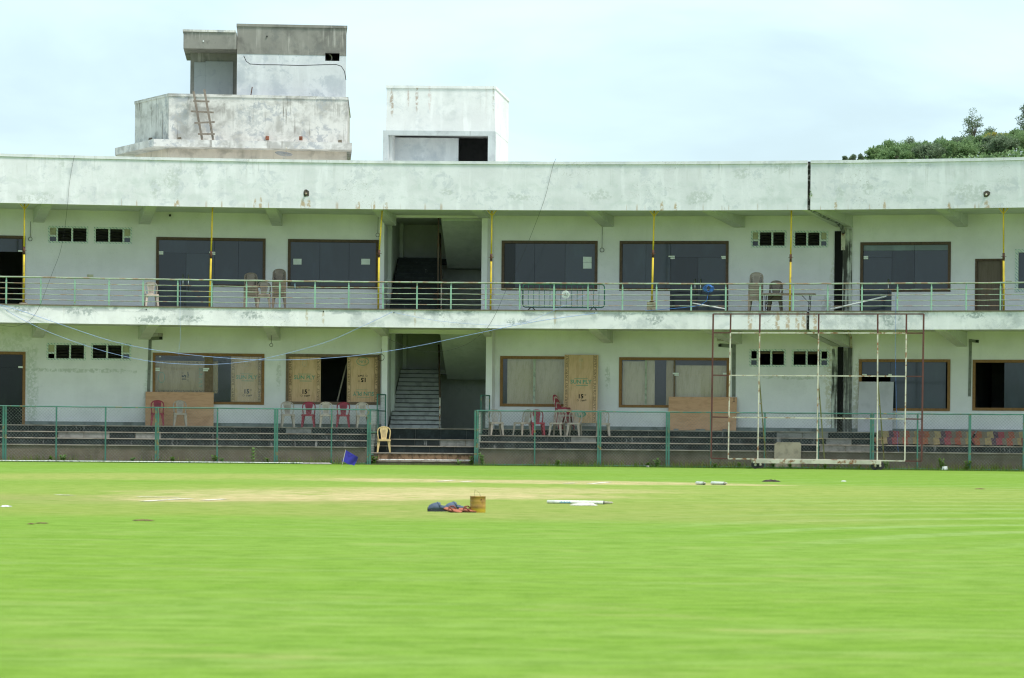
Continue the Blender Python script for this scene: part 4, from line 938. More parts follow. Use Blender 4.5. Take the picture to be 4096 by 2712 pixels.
stack(3022, og, zg, 9, 'taupe', 'behind the folding table end', step=.062); stack(3101, og - .3, zg, 5, 'brown', 'under the folding table', step=.055)
stack(2265, 1.0, Z_VER, 6, 'red', 'against the lettered board', yaw=1.3, step=.066, py=1700, cols=['red', 'grey', 'red', 'red', 'beige', 'red'], st=-.028)
# folding table
def folding_table():
    s = sx(3151, 1200, 2.6); root = empty('folding_table', W(s, 2.55, zg), rz_at(s)); tag(root, 'long folding table with dark legs on the upper gallery', 'table')
    wd = (sx(3257, 1200, 2.6) - sx(3045, 1200, 2.6)) / 2; m = MB(); m.box(-wd, wd, -.3, .3, .60, .64); m.build('table_top', M['oldwood'], root)
    for sg in (-1, 1):
        for y in (-.25, .25):
            m = MB(); m.tube([(sg * (wd - .18), y, .60), (sg * (wd - .22), y, 0)], .016, 6); m.build('leg', M['black'], root)
        m = MB(); m.tube([(sg * (wd - .22), -.25, .08), (sg * (wd - .22), .25, .08)], .012, 6); m.tube([(sg * (wd - .5), 0, .60), (sg * (wd - .2), 0, .30)], .012, 6); m.tube([(sg * (wd - .2), -.25, .30), (sg * (wd - .2), .25, .30)], .012, 6); m.build('brace', M['black'], root)
folding_table()
# crowd barrier with a round plate
def barrier():
    o = 2.95; s0 = sx(2098, 1180, o); s1 = sx(2411, 1180, o); s = (s0 + s1) / 2; w = (s1 - s0) / 2; root = empty('crowd_barrier', W(s, o, zg), rz_at(s)); tag(root, 'dark green crowd-control barrier standing behind the upper railing', 'barrier')
    gm = simple('dark_green_enamel', (.025, .12, .085), .5, .4, var=.2); z0, z1 = .12, .93; r = .09
    pts = [(-w, 0, z0 + r), (-w, 0, z1 - r), (-w + r * .3, 0, z1 - r * .3), (-w + r, 0, z1), (w - r, 0, z1), (w - r * .3, 0, z1 - r * .3), (w, 0, z1 - r), (w, 0, z0 + r), (w - r * .3, 0, z0 + r * .3), (w - r, 0, z0), (-w + r, 0, z0), (-w + r * .3, 0, z0 + r * .3), (-w, 0, z0 + r)]
    m = MB(); m.tube(pts, .021, 8); m.build('frame', gm, root, True)
    n = 14
    for k in range(n):
        x = -w + 2 * w * (k + 1) / (n + 1); m = MB(); m.tube([(x, 0, z0), (x, 0, z1)], .011, 6); m.build('bar', gm, root)
    for x in (-w * .78, w * .74):
        m = MB(); m.tube([(x - .1, -.22, .02), (x - .03, -.05, .11), (x + .03, .05, .11), (x + .1, .22, .02)], .018, 6); m.build('foot', M['black'], root)
    return root
barrier()
p = HP(2263, 1178, 3.02); m = MB(); m.tube([(0, 0, 0), (0, .02, 0)], .14, 24); q = m.build('round_plate', M['paper']); q.location = p; tag(q, 'round white badge plate hung on the green crowd barrier', 'plate')
m = MB(); m.tube([(0, -.004, 0), (0, 0, 0)], .115, 24); m.build('badge_ring', simple('pale_grey_print', (.55, .62, .62), .6, .2), q)
for sg in (-1, 0, 1):
    m = MB(); m.beam((sg * .035, -.006, -.05), (sg * .06, -.006, .05), .018, .004); m.build('badge_mark', M['maroon'] if sg == 0 else M['skirt'], q)
# blue cable coil, bottle, loose pipes
m = MB(); c = HP(2833, 1152, 3.26); pts = []
for k in range(140):
    a = k * .42; rx = .13 + .075 * math.sin(k * 1.73); pts.append(c + Vector((rx * math.cos(a) + rnd.uniform(-.02, .02), -.03 + rnd.uniform(-.03, .03), (.12 + .03 * math.sin(k * 2.3)) * math.sin(a) - .02)))
m.tube(pts, .009, 4); m.tube([c + Vector((.02, 0, -.1)), c + Vector((-.05, 0, -.45)), c + Vector((-.3, 0, -.62)), c + Vector((-.9, -.02, -.70)), c + Vector((-2.2, -.02, -.82))], .008, 4)
tag(m.build('cable_coil', M['bluerope'], None, True), 'tangled coil of blue cable hung on the upper railing', 'cable')
p = HP(1180, 1155, .02); m = MB(); m.lathe([(.035, 0), (.038, .02), (.038, .14), (.014, .18), (.014, .21)], 10); q = m.build('water_bottle', simple('pale_blue_plastic', (.42, .58, .66), .3, .5), None, True); q.location = p + Vector((0, -.04, 0)); tag(q, 'small pale blue bottle standing on the sill of the papered window', 'bottle')
for (a, b_, r, lab) in (((2770, 1213, 2.9), (2905, 1236, 2.7), .022, 'white plastic pipe lying behind the railing below the blue coil'), ((3320, 1238, 2.9), (3545, 1185, 2.2), .028, 'white pipe leaning on the handle of the single glass door')):
    A_, B_ = HP(*a), HP(*b_); A_.z = max(A_.z, zg + r); B_.z = max(B_.z, zg + r); m = MB(); m.tube([A_, B_], r, 8); tag(m.build('white_pipe', M['white'], None, True), lab, 'pipe')
# ------------------------------------------------------------------ boards leaning on the lower gallery
def leanboard(x0, x1, y0, y1, mat, lab, inks=None, o=.42, name='plywood_board', zbase=Z_VER + .01, t=.022, cat=None, skew=0.):
    hb = hole(x0, x1, y0, y1, o * .55); s = (hb[0] + hb[1]) / 2; wd = hb[1] - hb[0]; ht = hb[3] - hb[2]; z0 = max(zbase, hb[2])
    lean = -math.asin(min(.9, (o - .09) / ht))
    ob = plyboard(s, o, z0, wd, ht, lean, mat, lab, name, inks, skew, t)
    if cat: ob['category'] = cat; del ob['group']
    return ob
M['white_board'] = simple('white_laminate_board', (.50, .47, .52), .5, .4, var=.06, sc=2)
leanboard(582, 854, 1568, 1706, 'ply_red', 'wide plain reddish plywood sheet behind two chairs on the left', o=.35)
leanboard(2674, 2946, 1588, 1725, 'ply_red', 'wide plain reddish plywood sheet left of the sight screen', o=.35)
def ink_tall(ob, wd, ht):
    border(ob, -wd / 2 + .10, ht, True); border(ob, wd / 2 - .12, ht, False)
    sunply(ob, 0, ht * .60); mark15(ob, 0, ht * .37); ring(ob, 0, ht * .13, .21, .13, .06, 'ink_teal'); ring(ob, 0, ht * .13, .12, .07, .05, 'ink_teal')
    ring(ob, -.02, ht * .92, .07, .07, .012, 'ink_white'); ink(ob, 'ISI', .08, -.02, ht * .92, 'ink_white'); ink(ob, 'IS 303', .07, -.02, ht * .84, 'ink_white', math.pi / 2)
leanboard(2256, 2391, 1415, 1692, 'ply', 'tall plywood sheet with green and black lettering leaning beside the chair stack', ink_tall, o=.5)
leanboard(3434, 3572, 1538, 1743, 'white_board', 'blank white board leaning in the doorway behind the sight screen', o=.45, name='white_board', cat='board')
h = hole(3106, 3207, 1738, 1836, 3.2); m = MB(); wd = (h[1] - h[0]) / 2; ht = h[3] - h[2]
pr = [(-wd, 0), (wd, 0), (wd, ht), (wd - .06, ht + .05), (-wd + .09, ht + .05), (-wd, ht - .02)]; m.hexa([(x, -.012, z) for x, z in pr], [(x, .012, z) for x, z in pr])
ob = m.build('stone_slab', simple('buff_stone_slab', (.37, .33, .24), .8, .2, var=.15, sc=3)); s = (h[0] + h[1]) / 2
ob.matrix_world = Matrix.Translation(W(s, 3.72, .02)) @ Matrix.Rotation(rz_at(s), 4, 'Z') @ Matrix.Rotation(-.12, 4, 'X'); tag(ob, 'buff stone slab leaning on the terrace behind the sight screen', 'slab')
# bricks under the right-hand sheet
for k, px in enumerate((2704, 2792, 2811, 2899)):
    p = HP(px, 1731, .45); m = MB(); m.box(-.085, .085, -.05, .05, 0, .06); q = m.build('white_block', M['cement']); q.location = (p.x, p.y, Z_VER + .004)
    tag(q, ('leftmost', 'second', 'third', 'rightmost')[k] + ' small pale block on the floor under the right plain plywood sheet', 'block', 'blocks under the plywood sheet')
# striped rugs draped over the tiers
def stripes():
    b = NB('striped_rug', .95, .1); X, Y, Z = b.xyz(b.n('ShaderNodeUVMap').outputs[0]) if False else b.xyz(b.obj())
    u = b.math('ADD', X, b.mul(Z, .2)); k = b.math('FRACT', b.mul(u, .55))
    q = b.n('ShaderNodeValToRGB'); q.color_ramp.interpolation = 'CONSTANT'; b.set(q.inputs[0], k); cs_ = q.color_ramp
    cl = [(0, (.28, .05, .06)), (.11, (.36, .10, .05)), (.21, (.20, .165, .12)), (.31, (.40, .29, .14)), (.43, (.07, .035, .075)), (.52, (.33, .045, .075)), (.64, (.17, .14, .11)), (.72, (.37, .08, .05)), (.83, (.21, .18, .14)), (.92, (.38, .27, .13))]
    cs_.elements[0].position = 0; cs_.elements[0].color = cl[0][1] + (1,); cs_.elements[1].position = cl[1][0]; cs_.elements[1].color = cl[1][1] + (1,)
    for p, c in cl[2:]: e = cs_.elements.new(p); e.color = c + (1,)
    c = b.mix(q.outputs[0], (.17, .13, .10), b.math('ADD', b.mul(b.ramp(b.noise(b.pos, 9, 4), .45, .7), .4), .25)); b.bump(b.noise(b.pos, 60, 2), .01)
    return b.done(c)
M['rug'] = stripes()
def rug(x0, x1, lab):
    s0 = sx(x0, 1770, 2.2); s1 = sx(x1, 1770, 2.2); sm = (s0 + s1) / 2; n = 40; m = MB()
    prof = [(1.30, TZ[0] + .03), (1.48, TZ[0] + .04), (1.565, TZ[0] + .02), (1.58, TZ[0] - .08), (1.60, TZ[1] + .05), (1.72, TZ[1] + .03), (2.0, TZ[1] + .03), (2.18, TZ[1] + .035), (2.262, TZ[1] + .015), (2.275, TZ[1] - .08), (2.29, TZ[2] + .07), (2.34, TZ[2] + .03)]
    bas = W(sm, 2.2, 0); a = rz_at(sm); inv = (Matrix.Translation(bas) @ Matrix.Rotation(a, 4, 'Z')).inverted()
    for i in range(n + 1):
        s = s0 + (s1 - s0) * i / n
        for j, (o, z) in enumerate(prof): m.v.append(tuple(inv @ W(s + .05 * math.sin(j * 1.3), o + .02 * math.sin(i * .9 + j) + .012 * math.sin(i * 2.3), z + .012 * math.sin(i * 1.1 + j * 2))))
    k = len(prof)
    for i in range(n):
        for j in range(k - 1): m.f.append((i * k + j, (i + 1) * k + j, (i + 1) * k + j + 1, i * k + j + 1))
    o = m.build('striped_rug', M['rug'], None, True); o.location = bas; o.rotation_euler = (0, 0, a); tag(o, lab, 'rug', 'striped rugs on the terrace')
    md = o.modifiers.new('thickness', 'SOLIDIFY'); md.thickness = .012
rug(3500, 3885, 'red and buff striped rug draped over the tiers behind the sight screen end'); rug(3893, 4330, 'red and brown striped rug over the tiers at the right edge of the picture')

# ------------------------------------------------------------------ chain-link fences
FO = 3.95; FZ = 1.93
def fence(posts, lab, zt=FZ):
    root = empty('chain_link_fence'); tag(root, lab, 'fence', 'boundary fence runs')
    ss = [(sx(p, 1750, FO), t) for p, t in posts]
    for s, t in ss:
        b0 = W(s, FO, 0); m = MB(); w = {'T': .15, 't': .05, 'M': .09}[t]
        if t == 'T':
            for dx in (-.042, .042): q = W(s + dx, FO, -.05); m.beam(q, q + Vector((0, 0, zt + .05)), .062, .05)
        else: q = W(s, FO, -.05); m.beam(q, q + Vector((0, 0, zt + .03)), w, .045)
        m.build('post', M['fence'], root)
    for (a, _), (b_, _) in zip(ss[:-1], ss[1:]):
        A_, B_ = W(a, FO, 0), W(b_, FO, 0); m = MB(); m.tube([A_ + Vector((0, 0, zt)), (A_ + B_) / 2 + Vector((0, 0, zt - .008)), B_ + Vector((0, 0, zt))], .024, 6); m.build('rail', M['fence'], root)
        m = MB(); m.tube([A_ + Vector((0, 0, .05)), B_ + Vector((0, 0, .05))], .014, 5); m.build('rail', M['fence'], root)
        d = B_ - A_; L = d.length; d.normalize(); p = .115; m = MB(); z0, z1 = .06, zt - .01; H = z1 - z0; r = .0023; off = Vector((0, 0, 0))
        slope = 1.0; run = H / slope
        k = -run
        while k < L:
            for dirn in (1, -1):
                # line x = k + t*run (or mirrored), clipped to the panel
                x0, x1 = k, k + run
                t0 = max(0., -x0 / run); t1 = min(1., (L - x0) / run)
                if t1 - t0 < .02: continue
                P0 = A_ + d * (x0 + run * t0) + Vector((0, 0, z0 + H * (t0 if dirn > 0 else 1 - t0))); P1 = A_ + d * (x0 + run * t1) + Vector((0, 0, z0 + H * (t1 if dirn > 0 else 1 - t1)))
                m.tube([P0, P1], r, 3, False)
            k += p
        tag(m.build('chain_link_mesh', M['wire'], root), kind='stuff')
    return root
fence([(-600, 'T'), (-390, 't'), (-180, 't'), (18, 'T'), (225, 't'), (422, 't'), (628, 'T'), (869, 't'), (1104, 'T'), (1326, 't'), (1476, 'T')], 'green chain-link fence run left of the entrance steps')
fence([(1905, 'T'), (2139, 't'), (2397, 'T'), (2671, 'T'), (2843, 't'), (3059, 't'), (3272, 't'), (3488, 'T'), (3670, 't'), (3879, 'M'), (4094, 't'), (4300, 't'), (4510, 'T'), (4720, 't')], 'green chain-link fence run right of the entrance steps')
def gate(p0, p1, o0, o1, z0, z1, lab):
    root = empty('mesh_gate'); tag(root, lab, 'gate', 'gate leaves at the entrance')
    A_ = W(sx(p0, 1750, o0), o0, 0); B_ = W(sx(p1, 1750, o1), o1, 0); m = MB(); Z = Vector((0, 0, 1))
    for a, b_ in ((A_ + Z * z0, A_ + Z * z1), (B_ + Z * z0, B_ + Z * z1), (A_ + Z * z0, B_ + Z * z0), (A_ + Z * z1, B_ + Z * z1), (A_ + Z * (z0 + z1) / 2, B_ + Z * (z0 + z1) / 2)): m.beam(a, b_, .045, .04)
    m.build('gate_frame', M['fence'], root); d = (B_ - A_); L = d.length; d.normalize(); m = MB(); H = z1 - z0; k = -H
    while k < L:
        for dr in (1, -1):
            t0 = max(0, -k / H); t1 = min(1, (L - k) / H)
            if t1 - t0 < .02: continue
            m.tube([A_ + d * (k + H * t0) + Z * (z0 + H * (t0 if dr > 0 else 1 - t0)), A_ + d * (k + H * t1) + Z * (z0 + H * (t1 if dr > 0 else 1 - t1))], .0026, 3, False)
        k += .115
    tag(m.build('chain_link_mesh', M['wire'], root), kind='stuff')
gate(1479, 1512, 3.9, 1.7, .35, 1.93, 'lower green mesh leaf folded back at the left side of the entrance steps')
gate(1508, 1541, 1.45, .6, Z_VER + .02, Z_VER + 1.2, 'narrow green mesh leaf against the left stair column')
gate(1912, 1926, 3.85, 1.7, .35, 1.93, 'lower green mesh leaf folded back at the right side of the entrance steps')
gate(1923, 1957, 1.45, .6, Z_VER + .02, Z_VER + 1.2, 'narrow green mesh leaf against the right stair column')
# boundary rope along the fence foot and on the steps
def ropeline(pts, r, lab, mat='whiterope', jig=.012):
    m = MB(); P_ = []
    for a, b_ in zip(pts[:-1], pts[1:]):
        for k in range(30): t = k / 30; q = a.lerp(b_, t); P_.append(q + Vector((rnd.uniform(-jig, jig), rnd.uniform(-jig, jig), 0)))
    P_.append(pts[-1]); m.tube(P_, r, 6); return tag(m.build('boundary_rope', M[mat], None, True), lab, 'rope')
ro = 4.32
ropeline([W(sx(p, 1850, ro), ro, .04) for p in (-150, 200, 500, 800, 1080, 1225)], .022, 'white boundary rope lying along the foot of the left fence')
ropeline([W(sx(p, 1845, 3.45), 3.45, zz[4] + .03) for p in (1515, 1640, 1780, 1900)], .02, 'white rope lying across the lowest entrance step')

# ------------------------------------------------------------------ sight screen frame on wheels
def sight_screen():
    root = empty('sight_screen', GR(3270, 1876)); tag(root, 'empty rusty sight screen frame of maroon and white bars on a wheeled base', 'sight screen')
    R0 = root.location; YA = HP(2850, 1876, 5.35).y; YC = HP(3690, 1876, 5.35).y
    def P_(px, py, dy=0.): return PY(px, py, YA + (YC - YA) * (px - 2850) / 840) + Vector((.04 * dy, dy, 0)) - R0
    T = [2853, 2923, 3040, 3275, 3511, 3626, 3695]; Bt = [2844, 2913, 3031, 3268, 3509, 3619, 3686]; yb = [1833, 1835, 1836, 1839, 1842, 1844, 1845]
    def at(i, t): return P_(T[i] + (Bt[i] - T[i]) * t, 1256 + (yb[i] - 1256) * t)
    ts = [0, .130, .424, .714, 1.0]
    for i in range(7):
        edge = i in (0, 6)
        if edge:
            m = MB(); m.beam(at(i, 0), at(i, 1), .055, .05); m.build('upright', M['maroon'], root)
        else:
            m = MB(); m.beam(at(i, 0), at(i, ts[1]), .052, .05); m.build('upright', M['maroon'], root)
            m = MB(); m.beam(at(i, ts[1]), at(i, 1), .043, .045); m.build('upright', M['whitesteel'], root)
    for j, t in enumerate(ts):
        for i in range(6):
            red = j == 0 or i in (0, 5); a, b_ = at(i, t), at(i + 1, t)
            m = MB(); m.beam(a, b_, .042, .04); m.build('crossbar', M['maroon' if red else 'whitesteel'], root)
    # wheeled base and stays
    for dy in (-.05, 1.1):
        a, b_ = P_(3014, 1845, dy), P_(3520, 1850, dy); m = MB(); m.beam(a, b_, .13, .06); m.build('base_beam', M['whitesteel'], root)
    for px, py in ((3014, 1845), (3520, 1850)):
        a, b_ = P_(px, py, -.05), P_(px, py, 1.1); m = MB(); m.beam(a, b_, .06, .12); m.build('base_beam', M['whitesteel'], root)
    for i in (2, 3, 4):
        a = at(i, .43); b_ = at(i, 1.0) + Vector((.36, 1.05, .02)); m = MB(); m.beam(a, b_, .04, .04)
        for t in (.33, .75):
            q = a.lerp(b_, t); m.beam(q, Vector((at(i, .43 + .57 * t).x, at(i, t).y, q.z)), .03, .03)
        m.build('stay', M['olive'] if 'olive' in M else M.setdefault('olive', rusty('rusty_olive_paint', (.25, .22, .12), .4, 6)), root)
    for px, dy in ((3021, .0), (3046, 1.05), (3500, 0.), (3530, 1.05)):
        c = P_(px, 1864, dy); c.z = .14 - R0.z; m = MB(); m.tube([c + Vector((-.0, -.03, 0)), c + Vector((0, .03, 0))], .14, 20); wh = m.build('wheel', M['rubber'], root)
        m = MB(); m.tube([c + Vector((0, -.036, 0)), c + Vector((0, .036, 0))], .045, 12); m.build('hub', M['whitesteel'], wh)
        m = MB()
        for yy in (-.045, .045): m.beam(c + Vector((0, yy, -.02)), c + Vector((0.02, yy, .17)), .05, .01)
        m.build('fork', M['whitesteel'], wh)
sight_screen()
# ------------------------------------------------------------------ hanging cords and cables
def cord(pts, r, mat, lab, o=BD + .05, n=8, cat='cable'):
    P_ = [HP(*(p if len(p) == 3 else (p[0], p[1], o))) for p in pts]; out = []
    for i in range(len(P_) - 1):
        p0, p1, p2, p3 = P_[max(0, i - 1)], P_[i], P_[i + 1], P_[min(len(P_) - 1, i + 2)]
        for k in range(n):
            t = k / n; out.append(.5 * ((2 * p1) + (p2 - p0) * t + (2 * p0 - 5 * p1 + 4 * p2 - p3) * t * t + (3 * p1 - p0 - 3 * p2 + p3) * t ** 3))
    out.append(P_[-1]); m = MB(); m.tube(out, r, 5); return tag(m.build('hanging_cable', M[mat], None, True), lab, cat)
cord([(0, 1220), (60, 1262), (200, 1330), (400, 1400), (600, 1445), (800, 1458), (950, 1450), (1100, 1425), (1300, 1370), (1450, 1305), (1570, 1248)], .007, 'bluecord', 'pale blue cord sagging from the far left to the slab edge left of the stairs')
cord([(0, 1218), (95, 1247), (250, 1300), (450, 1365), (650, 1405), (900, 1432), (1130, 1440), (1400, 1425), (1650, 1388), (1900, 1335), (2150, 1285), (2390, 1252)], .008, 'bluecord', 'longer pale blue cord sagging across the lower storey past the stairs')
cord([(1576, 1250), (1750, 1283), (1950, 1300), (2050, 1297), (2150, 1272), (2340, 1180)], .0045, 'bluecord', 'thin pale cord across the slab edge above the lower stairs')
cord([(720, 1115), (722, 1180), (720, 1260), (722, 1345), (715, 1410), (720, 1428)], .0035, 'bluecord', 'thin pale cord hanging straight down from the left railing')
cord([(3583, 1180), (3583, 1260), (3582, 1400), (3585, 1600), (3590, 1770), (3600, 1860)], .0045, 'bluerope', 'thin blue cable hanging down behind the sight screen')
cord([(298, 622), (290, 660), (277, 740), (270, 820), (258, 920), (240, 1010), (210, 1090), (180, 1170), (158, 1225), (120, 1280), (60, 1305), (0, 1300)], .005, 'black', 'black cable hanging from the parapet at the far left')
cord([(2224, 634), (2210, 670), (2180, 790), (2140, 900), (2100, 1000), (2060, 1090), (2020, 1170), (1985, 1250), (1950, 1310), (1920, 1340), (1870, 1375), (1800, 1400), (1730, 1407), (1650, 1395), (1590, 1372), (1553, 1355)], .005, 'black', 'black cable slanting down from the parapet across the stair bays')
def curl(px, py, r, o, lab, tail):
    m = MB(); c = HP(px, py, o); pts = [HP(tail[0], tail[1], o)] + [c + Vector((r * math.sin(k * .6), .01 * math.sin(k), r * math.cos(k * .6))) for k in range(22)]
    m.tube(pts, .008, 4); tag(m.build('wire_coil', M['black'], None, True), lab, 'cable', 'small wire coils on the walls')
curl(121, 956, .07, .05, 'small wire coil hanging by the upper left ventilators', (122, 886)); curl(2408, 1000, .075, .05, 'small wire coil hanging right of the upper middle window', (2409, 908))
curl(2936, 1613, .07, .12, 'small wire coil hanging over the right plain plywood sheet', (2936, 1590)); curl(1085, 1380, .06, 1.2, 'small wire coil hanging under a bracket above the boarded doorway', (1086, 1340))
curl(1511, 940, .07, .5, 'small wire coil beside the bent yellow prop', (1513, 855)); curl(1524, 1430, .12, .45, 'dark cable bundle on the left lower stair column', (1526, 1395))

# ------------------------------------------------------------------ rooftop blocks
def tankplaster():
    xs_ = []
    for (px, py, wx, wz, c, a) in ((1055, 145, 12, 60, (.35, .30, .24), .6), (1370, 330, 10, 60, (.10, .10, .09), .8), (690, 330, 40, 90, (.24, .23, .21), .0), (1010, 490, 60, 60, (.33, .35, .36), .5), (740, 470, 30, 70, (.33, .36, .38), .5)):
        p = PY(px, py, 113); xs_.append((p.x, p.z, wx / 108, wz / 108, c, a))
    return plaster('weathered_tank_plaster', (.66, .64, .61), (.33, .315, .29), .42, .54, .75, 1., (.17, .155, .13), cracks=.2, stains=xs_, p_amt=.9, p_col=(.37, .38, .40), bands=((13.62, .06, .9), (13.2, .5, .4)))
M['tank'] = tankplaster()
M['tank_low'] = plaster('stained_beige_plaster', (.66, .58, .50), (.28, .25, .21), .48, .62, .6, .3, (.18, .15, .12), cracks=.1)
M['tank_white'] = plaster('patchy_whitewash', (.66, .67, .69), (.44, .47, .51), .44, .56, .7, .25, (.40, .42, .44), cracks=.1, p_amt=.8, p_col=(.46, .49, .53))
M['tank_bare'] = plaster('bare_grey_render', (.26, .25, .225), (.13, .125, .115), .40, .56, .75, .7, (.46, .44, .40), cracks=.1, p_amt=.7)
M['head'] = plaster('stair_head_plaster', (.74, .735, .73), (.48, .50, .49), .52, .66, .5, .2, (.36, .27, .22), cracks=.15, stains=[(PY(x, y, 113).x, PY(x, y, 113).z, w / 107, hh / 107, c, a) for x, y, w, hh, c, a in ((1570, 420, 9, 60, (.36, .27, .20), .8), (1636, 400, 5, 40, (.45, .33, .28), .7), (1670, 395, 7, 60, (.40, .30, .24), .8), (1720, 400, 8, 55, (.60, .50, .48), .7), (1974, 400, 4, 70, (.40, .37, .3), .7))])
M['head_grey'] = plaster('grey_lintel_plaster', (.52, .55, .55), (.28, .29, .30), .45, .6, .7, .5, (.20, .20, .20), cracks=.1)
def offset(poly, d):
    n = len(poly); out = []
    for i in range(n):
        p0, p1, p2 = (Vector(poly[i - 1]), Vector(poly[i]), Vector(poly[(i + 1) % n])); e1 = (p1 - p0).normalized(); e2 = (p2 - p1).normalized()
        n1 = Vector((-e1.y, e1.x)); n2 = Vector((-e2.y, e2.x)); b_ = (n1 + n2); b_ = b_ / max(.2, b_.dot(n1)); out.append(tuple(p1 + b_ * d))
    return out                                                      # counter-clockwise polygon: positive d goes inwards
def prism(m, poly, z0, z1): m.hexa([(x, y, z0) for x, y in poly], [(x, y, z1) for x, y in poly])
def ringwall(m, poly, z0, z1, t):
    ip = offset(poly, t); n = len(poly)
    for i in range(n):
        j = (i + 1) % n; m.hexa([poly[i] + (z0,), poly[j] + (z0,), ip[j] + (z0,), ip[i] + (z0,)], [poly[i] + (z1,), poly[j] + (z1,), ip[j] + (z1,), ip[i] + (z1,)])
def xy(px, py, Y): p = PY(px, py, Y); return (p.x, p.y)
RZ = Z_PB + .30
def tower():
    root = empty('water_tank_tower', (0, 0, 0)); tag(root, 'tall stained grey rooftop tank tower with parapet terrace and cantilevered box', 'tower')
    YB = 119.0
    low = [xy(675, 460, 112.0), xy(1390, 460, 112.7), xy(1400, 460, YB), xy(575, 460, YB), xy(540, 460, 114.8)]
    zt = PY(1040, 381, 112.35).z; zc = PY(1000, 561, 111.4).z; th = PY(1000, 561, 111.4).z - PY(1000, 590, 111.4).z
    m = MB(); prism(m, offset(low, .02), RZ, zc - th); m.build('lower_wall', M['tank_low'], root)
    ch = [xy(615, 570, 111.2), xy(1408, 570, 112.0), xy(1400, 570, YB + .3), xy(500, 570, YB + .3), xy(460, 590, 114.9)]
    m = MB(); prism(m, ch, zc - th, zc); m.build('ledge', M['tank'], root)
    m = MB(); prism(m, low, zc, zt - .95); m.build('terrace_floor', M['tank'], root)
    m = MB(); ringwall(m, low, zt - .95, zt - .10, .14); pw = m.build('terrace_parapet', M['tank'], root)
    m = MB(); ringwall(m, offset(low, -.03), zt - .10, zt, .20); m.build('coping', M['tank'], pw)
    # main upper block with a hole in its front
    zf = zt - .95; A_ = PY(948, 250, 114.2); B_ = PY(1385, 250, 114.5); ztop = PY(1165, 99, 114.35).z; zh0, zh1 = PY(1330, 243, 114.4).z, PY(1330, 211, 114.4).z
    zsp = PY(1150, 219, 114.35).z
    ux = (B_ - A_); ux.z = 0; Lx = ux.length; ux.normalize(); ny = Vector((-ux.y, ux.x, 0)); hx0 = (PY(1301, 227, 114.4) - A_).dot(ux); hx1 = (PY(1358, 227, 114.4) - A_).dot(ux)
    def bx(m, a, b_, y0, y1, z0, z1):
        q = lambda x, y, z: Vector((A_.x, A_.y, 0)) + ux * x + ny * y + Vector((0, 0, z))
        m.hexa([q(a, y0, z0), q(b_, y0, z0), q(b_, y1, z0), q(a, y1, z0)], [q(a, y0, z1), q(b_, y0, z1), q(b_, y1, z1), q(a, y1, z1)])
    m = MB(); bx(m, 0, Lx, 0, .2, zf, zh0); bx(m, 0, hx0, 0, .2, zh0, zsp); bx(m, hx1, Lx, 0, .2, zh0, zsp); m.build('front_wall', M['tank_white'], root)
    m = MB(); bx(m, 0, hx0, -.012, .2, zsp, zh1); bx(m, hx1, Lx, -.012, .2, zsp, zh1); bx(m, 0, Lx, -.012, .2, zh1, ztop - .10); m.build('front_wall', M['tank_bare'], root)
    m = MB(); bx(m, 0, .2, .2, 4, zf, ztop - .1); bx(m, Lx - .2, Lx, .2, 4, zf, ztop - .1); bx(m, .2, Lx - .2, 3.8, 4, zf, ztop - .1); bx(m, .2, Lx - .2, .2, 3.8, ztop - .25, ztop - .1); m.build('side_wall', M['tank'], root)
    m = MB(); bx(m, -.03, Lx + .03, -.05, 4.03, ztop - .10, ztop); m.build('coping', M['tank_bare'], root)
    q = lambda x, y, z: Vector((A_.x, A_.y, 0)) + ux * x + ny * y + Vector((0, 0, z))
    m = MB(); c = q(hx0 + .12, .35, (zh0 + zh1) / 2); m.tube([c + Vector((.14 * math.cos(k * .4 - 1.4), 0, .14 * math.sin(k * .4 - 1.4))) for k in range(8)], .02, 6); m.build('pipe_loop', M['whitesteel'], root, True)
    # recessed left wing under a cantilevered box
    zb0 = PY(840, 195, 114.0).z; zb1 = PY(840, 120, 114.0).z; xl = (PY(735, 150, 114.2) - A_).dot(ux)
    m = MB(); bx(m, xl, -.02, -.15, 3.6, zb0, zb1 - .08); m.build('cantilever_box', M['tank_bare'], root)
    m = MB(); bx(m, xl - .03, -.055, -.19, 3.63, zb1 - .08, zb1); m.build('coping', M['tank'], root)
    xw = (PY(762, 280, 115.4) - A_).dot(ux); zp = PY(850, 247, 115.4).z
    m = MB(); bx(m, xw, -.002, 1.2, 3.5, zf, zb0); m.build('recess_wall', M['tank_bare'], root)
    x1 = (PY(777, 300, 115.4) - A_).dot(ux); x2 = (PY(822, 300, 115.4) - A_).dot(ux); x3 = (PY(932, 300, 115.4) - A_).dot(ux)
    mg = plaster('dull_grey_paint', (.36, .38, .39), (.30, .31, .32), .5, .65, .5, .1, cracks=0)
    m = MB(); bx(m, x1, x2 - .004, 1.17, 1.198, zf, zp - .04); m.build('painted_panel', mg, root); m = MB(); bx(m, x2, x3, 1.15, 1.198, zf, zp); m.build('painted_panel', mg, root)
    # cable on the front, small openings, loose bricks
    m = MB(); pts = [(975, 223), (985, 245), (1000, 256), (1050, 259), (1100, 259), (1200, 262), (1290, 259), (1345, 258), (1365, 265), (1378, 285), (1384, 320)]
    m.tube([PY(x, y, 114.0) for x, y in pts], .016, 6); m.build('wall_cable', M['black'], root, True)
    for px, py in ((1068, 146),):
        p = PY(px, py, 114.28); m = MB(); m.tube([p + Vector((0, -.05, 0)), p + Vector((0, .02, 0))], .03, 8); m.build('drain_hole', M['black'], root)
    p = PY(814, 165, 114.0); m = MB(); m.tube([p + Vector((0, -.06, 0)), p + Vector((0, .1, 0))], .03, 8); m.build('drain_hole', M['white'], root)
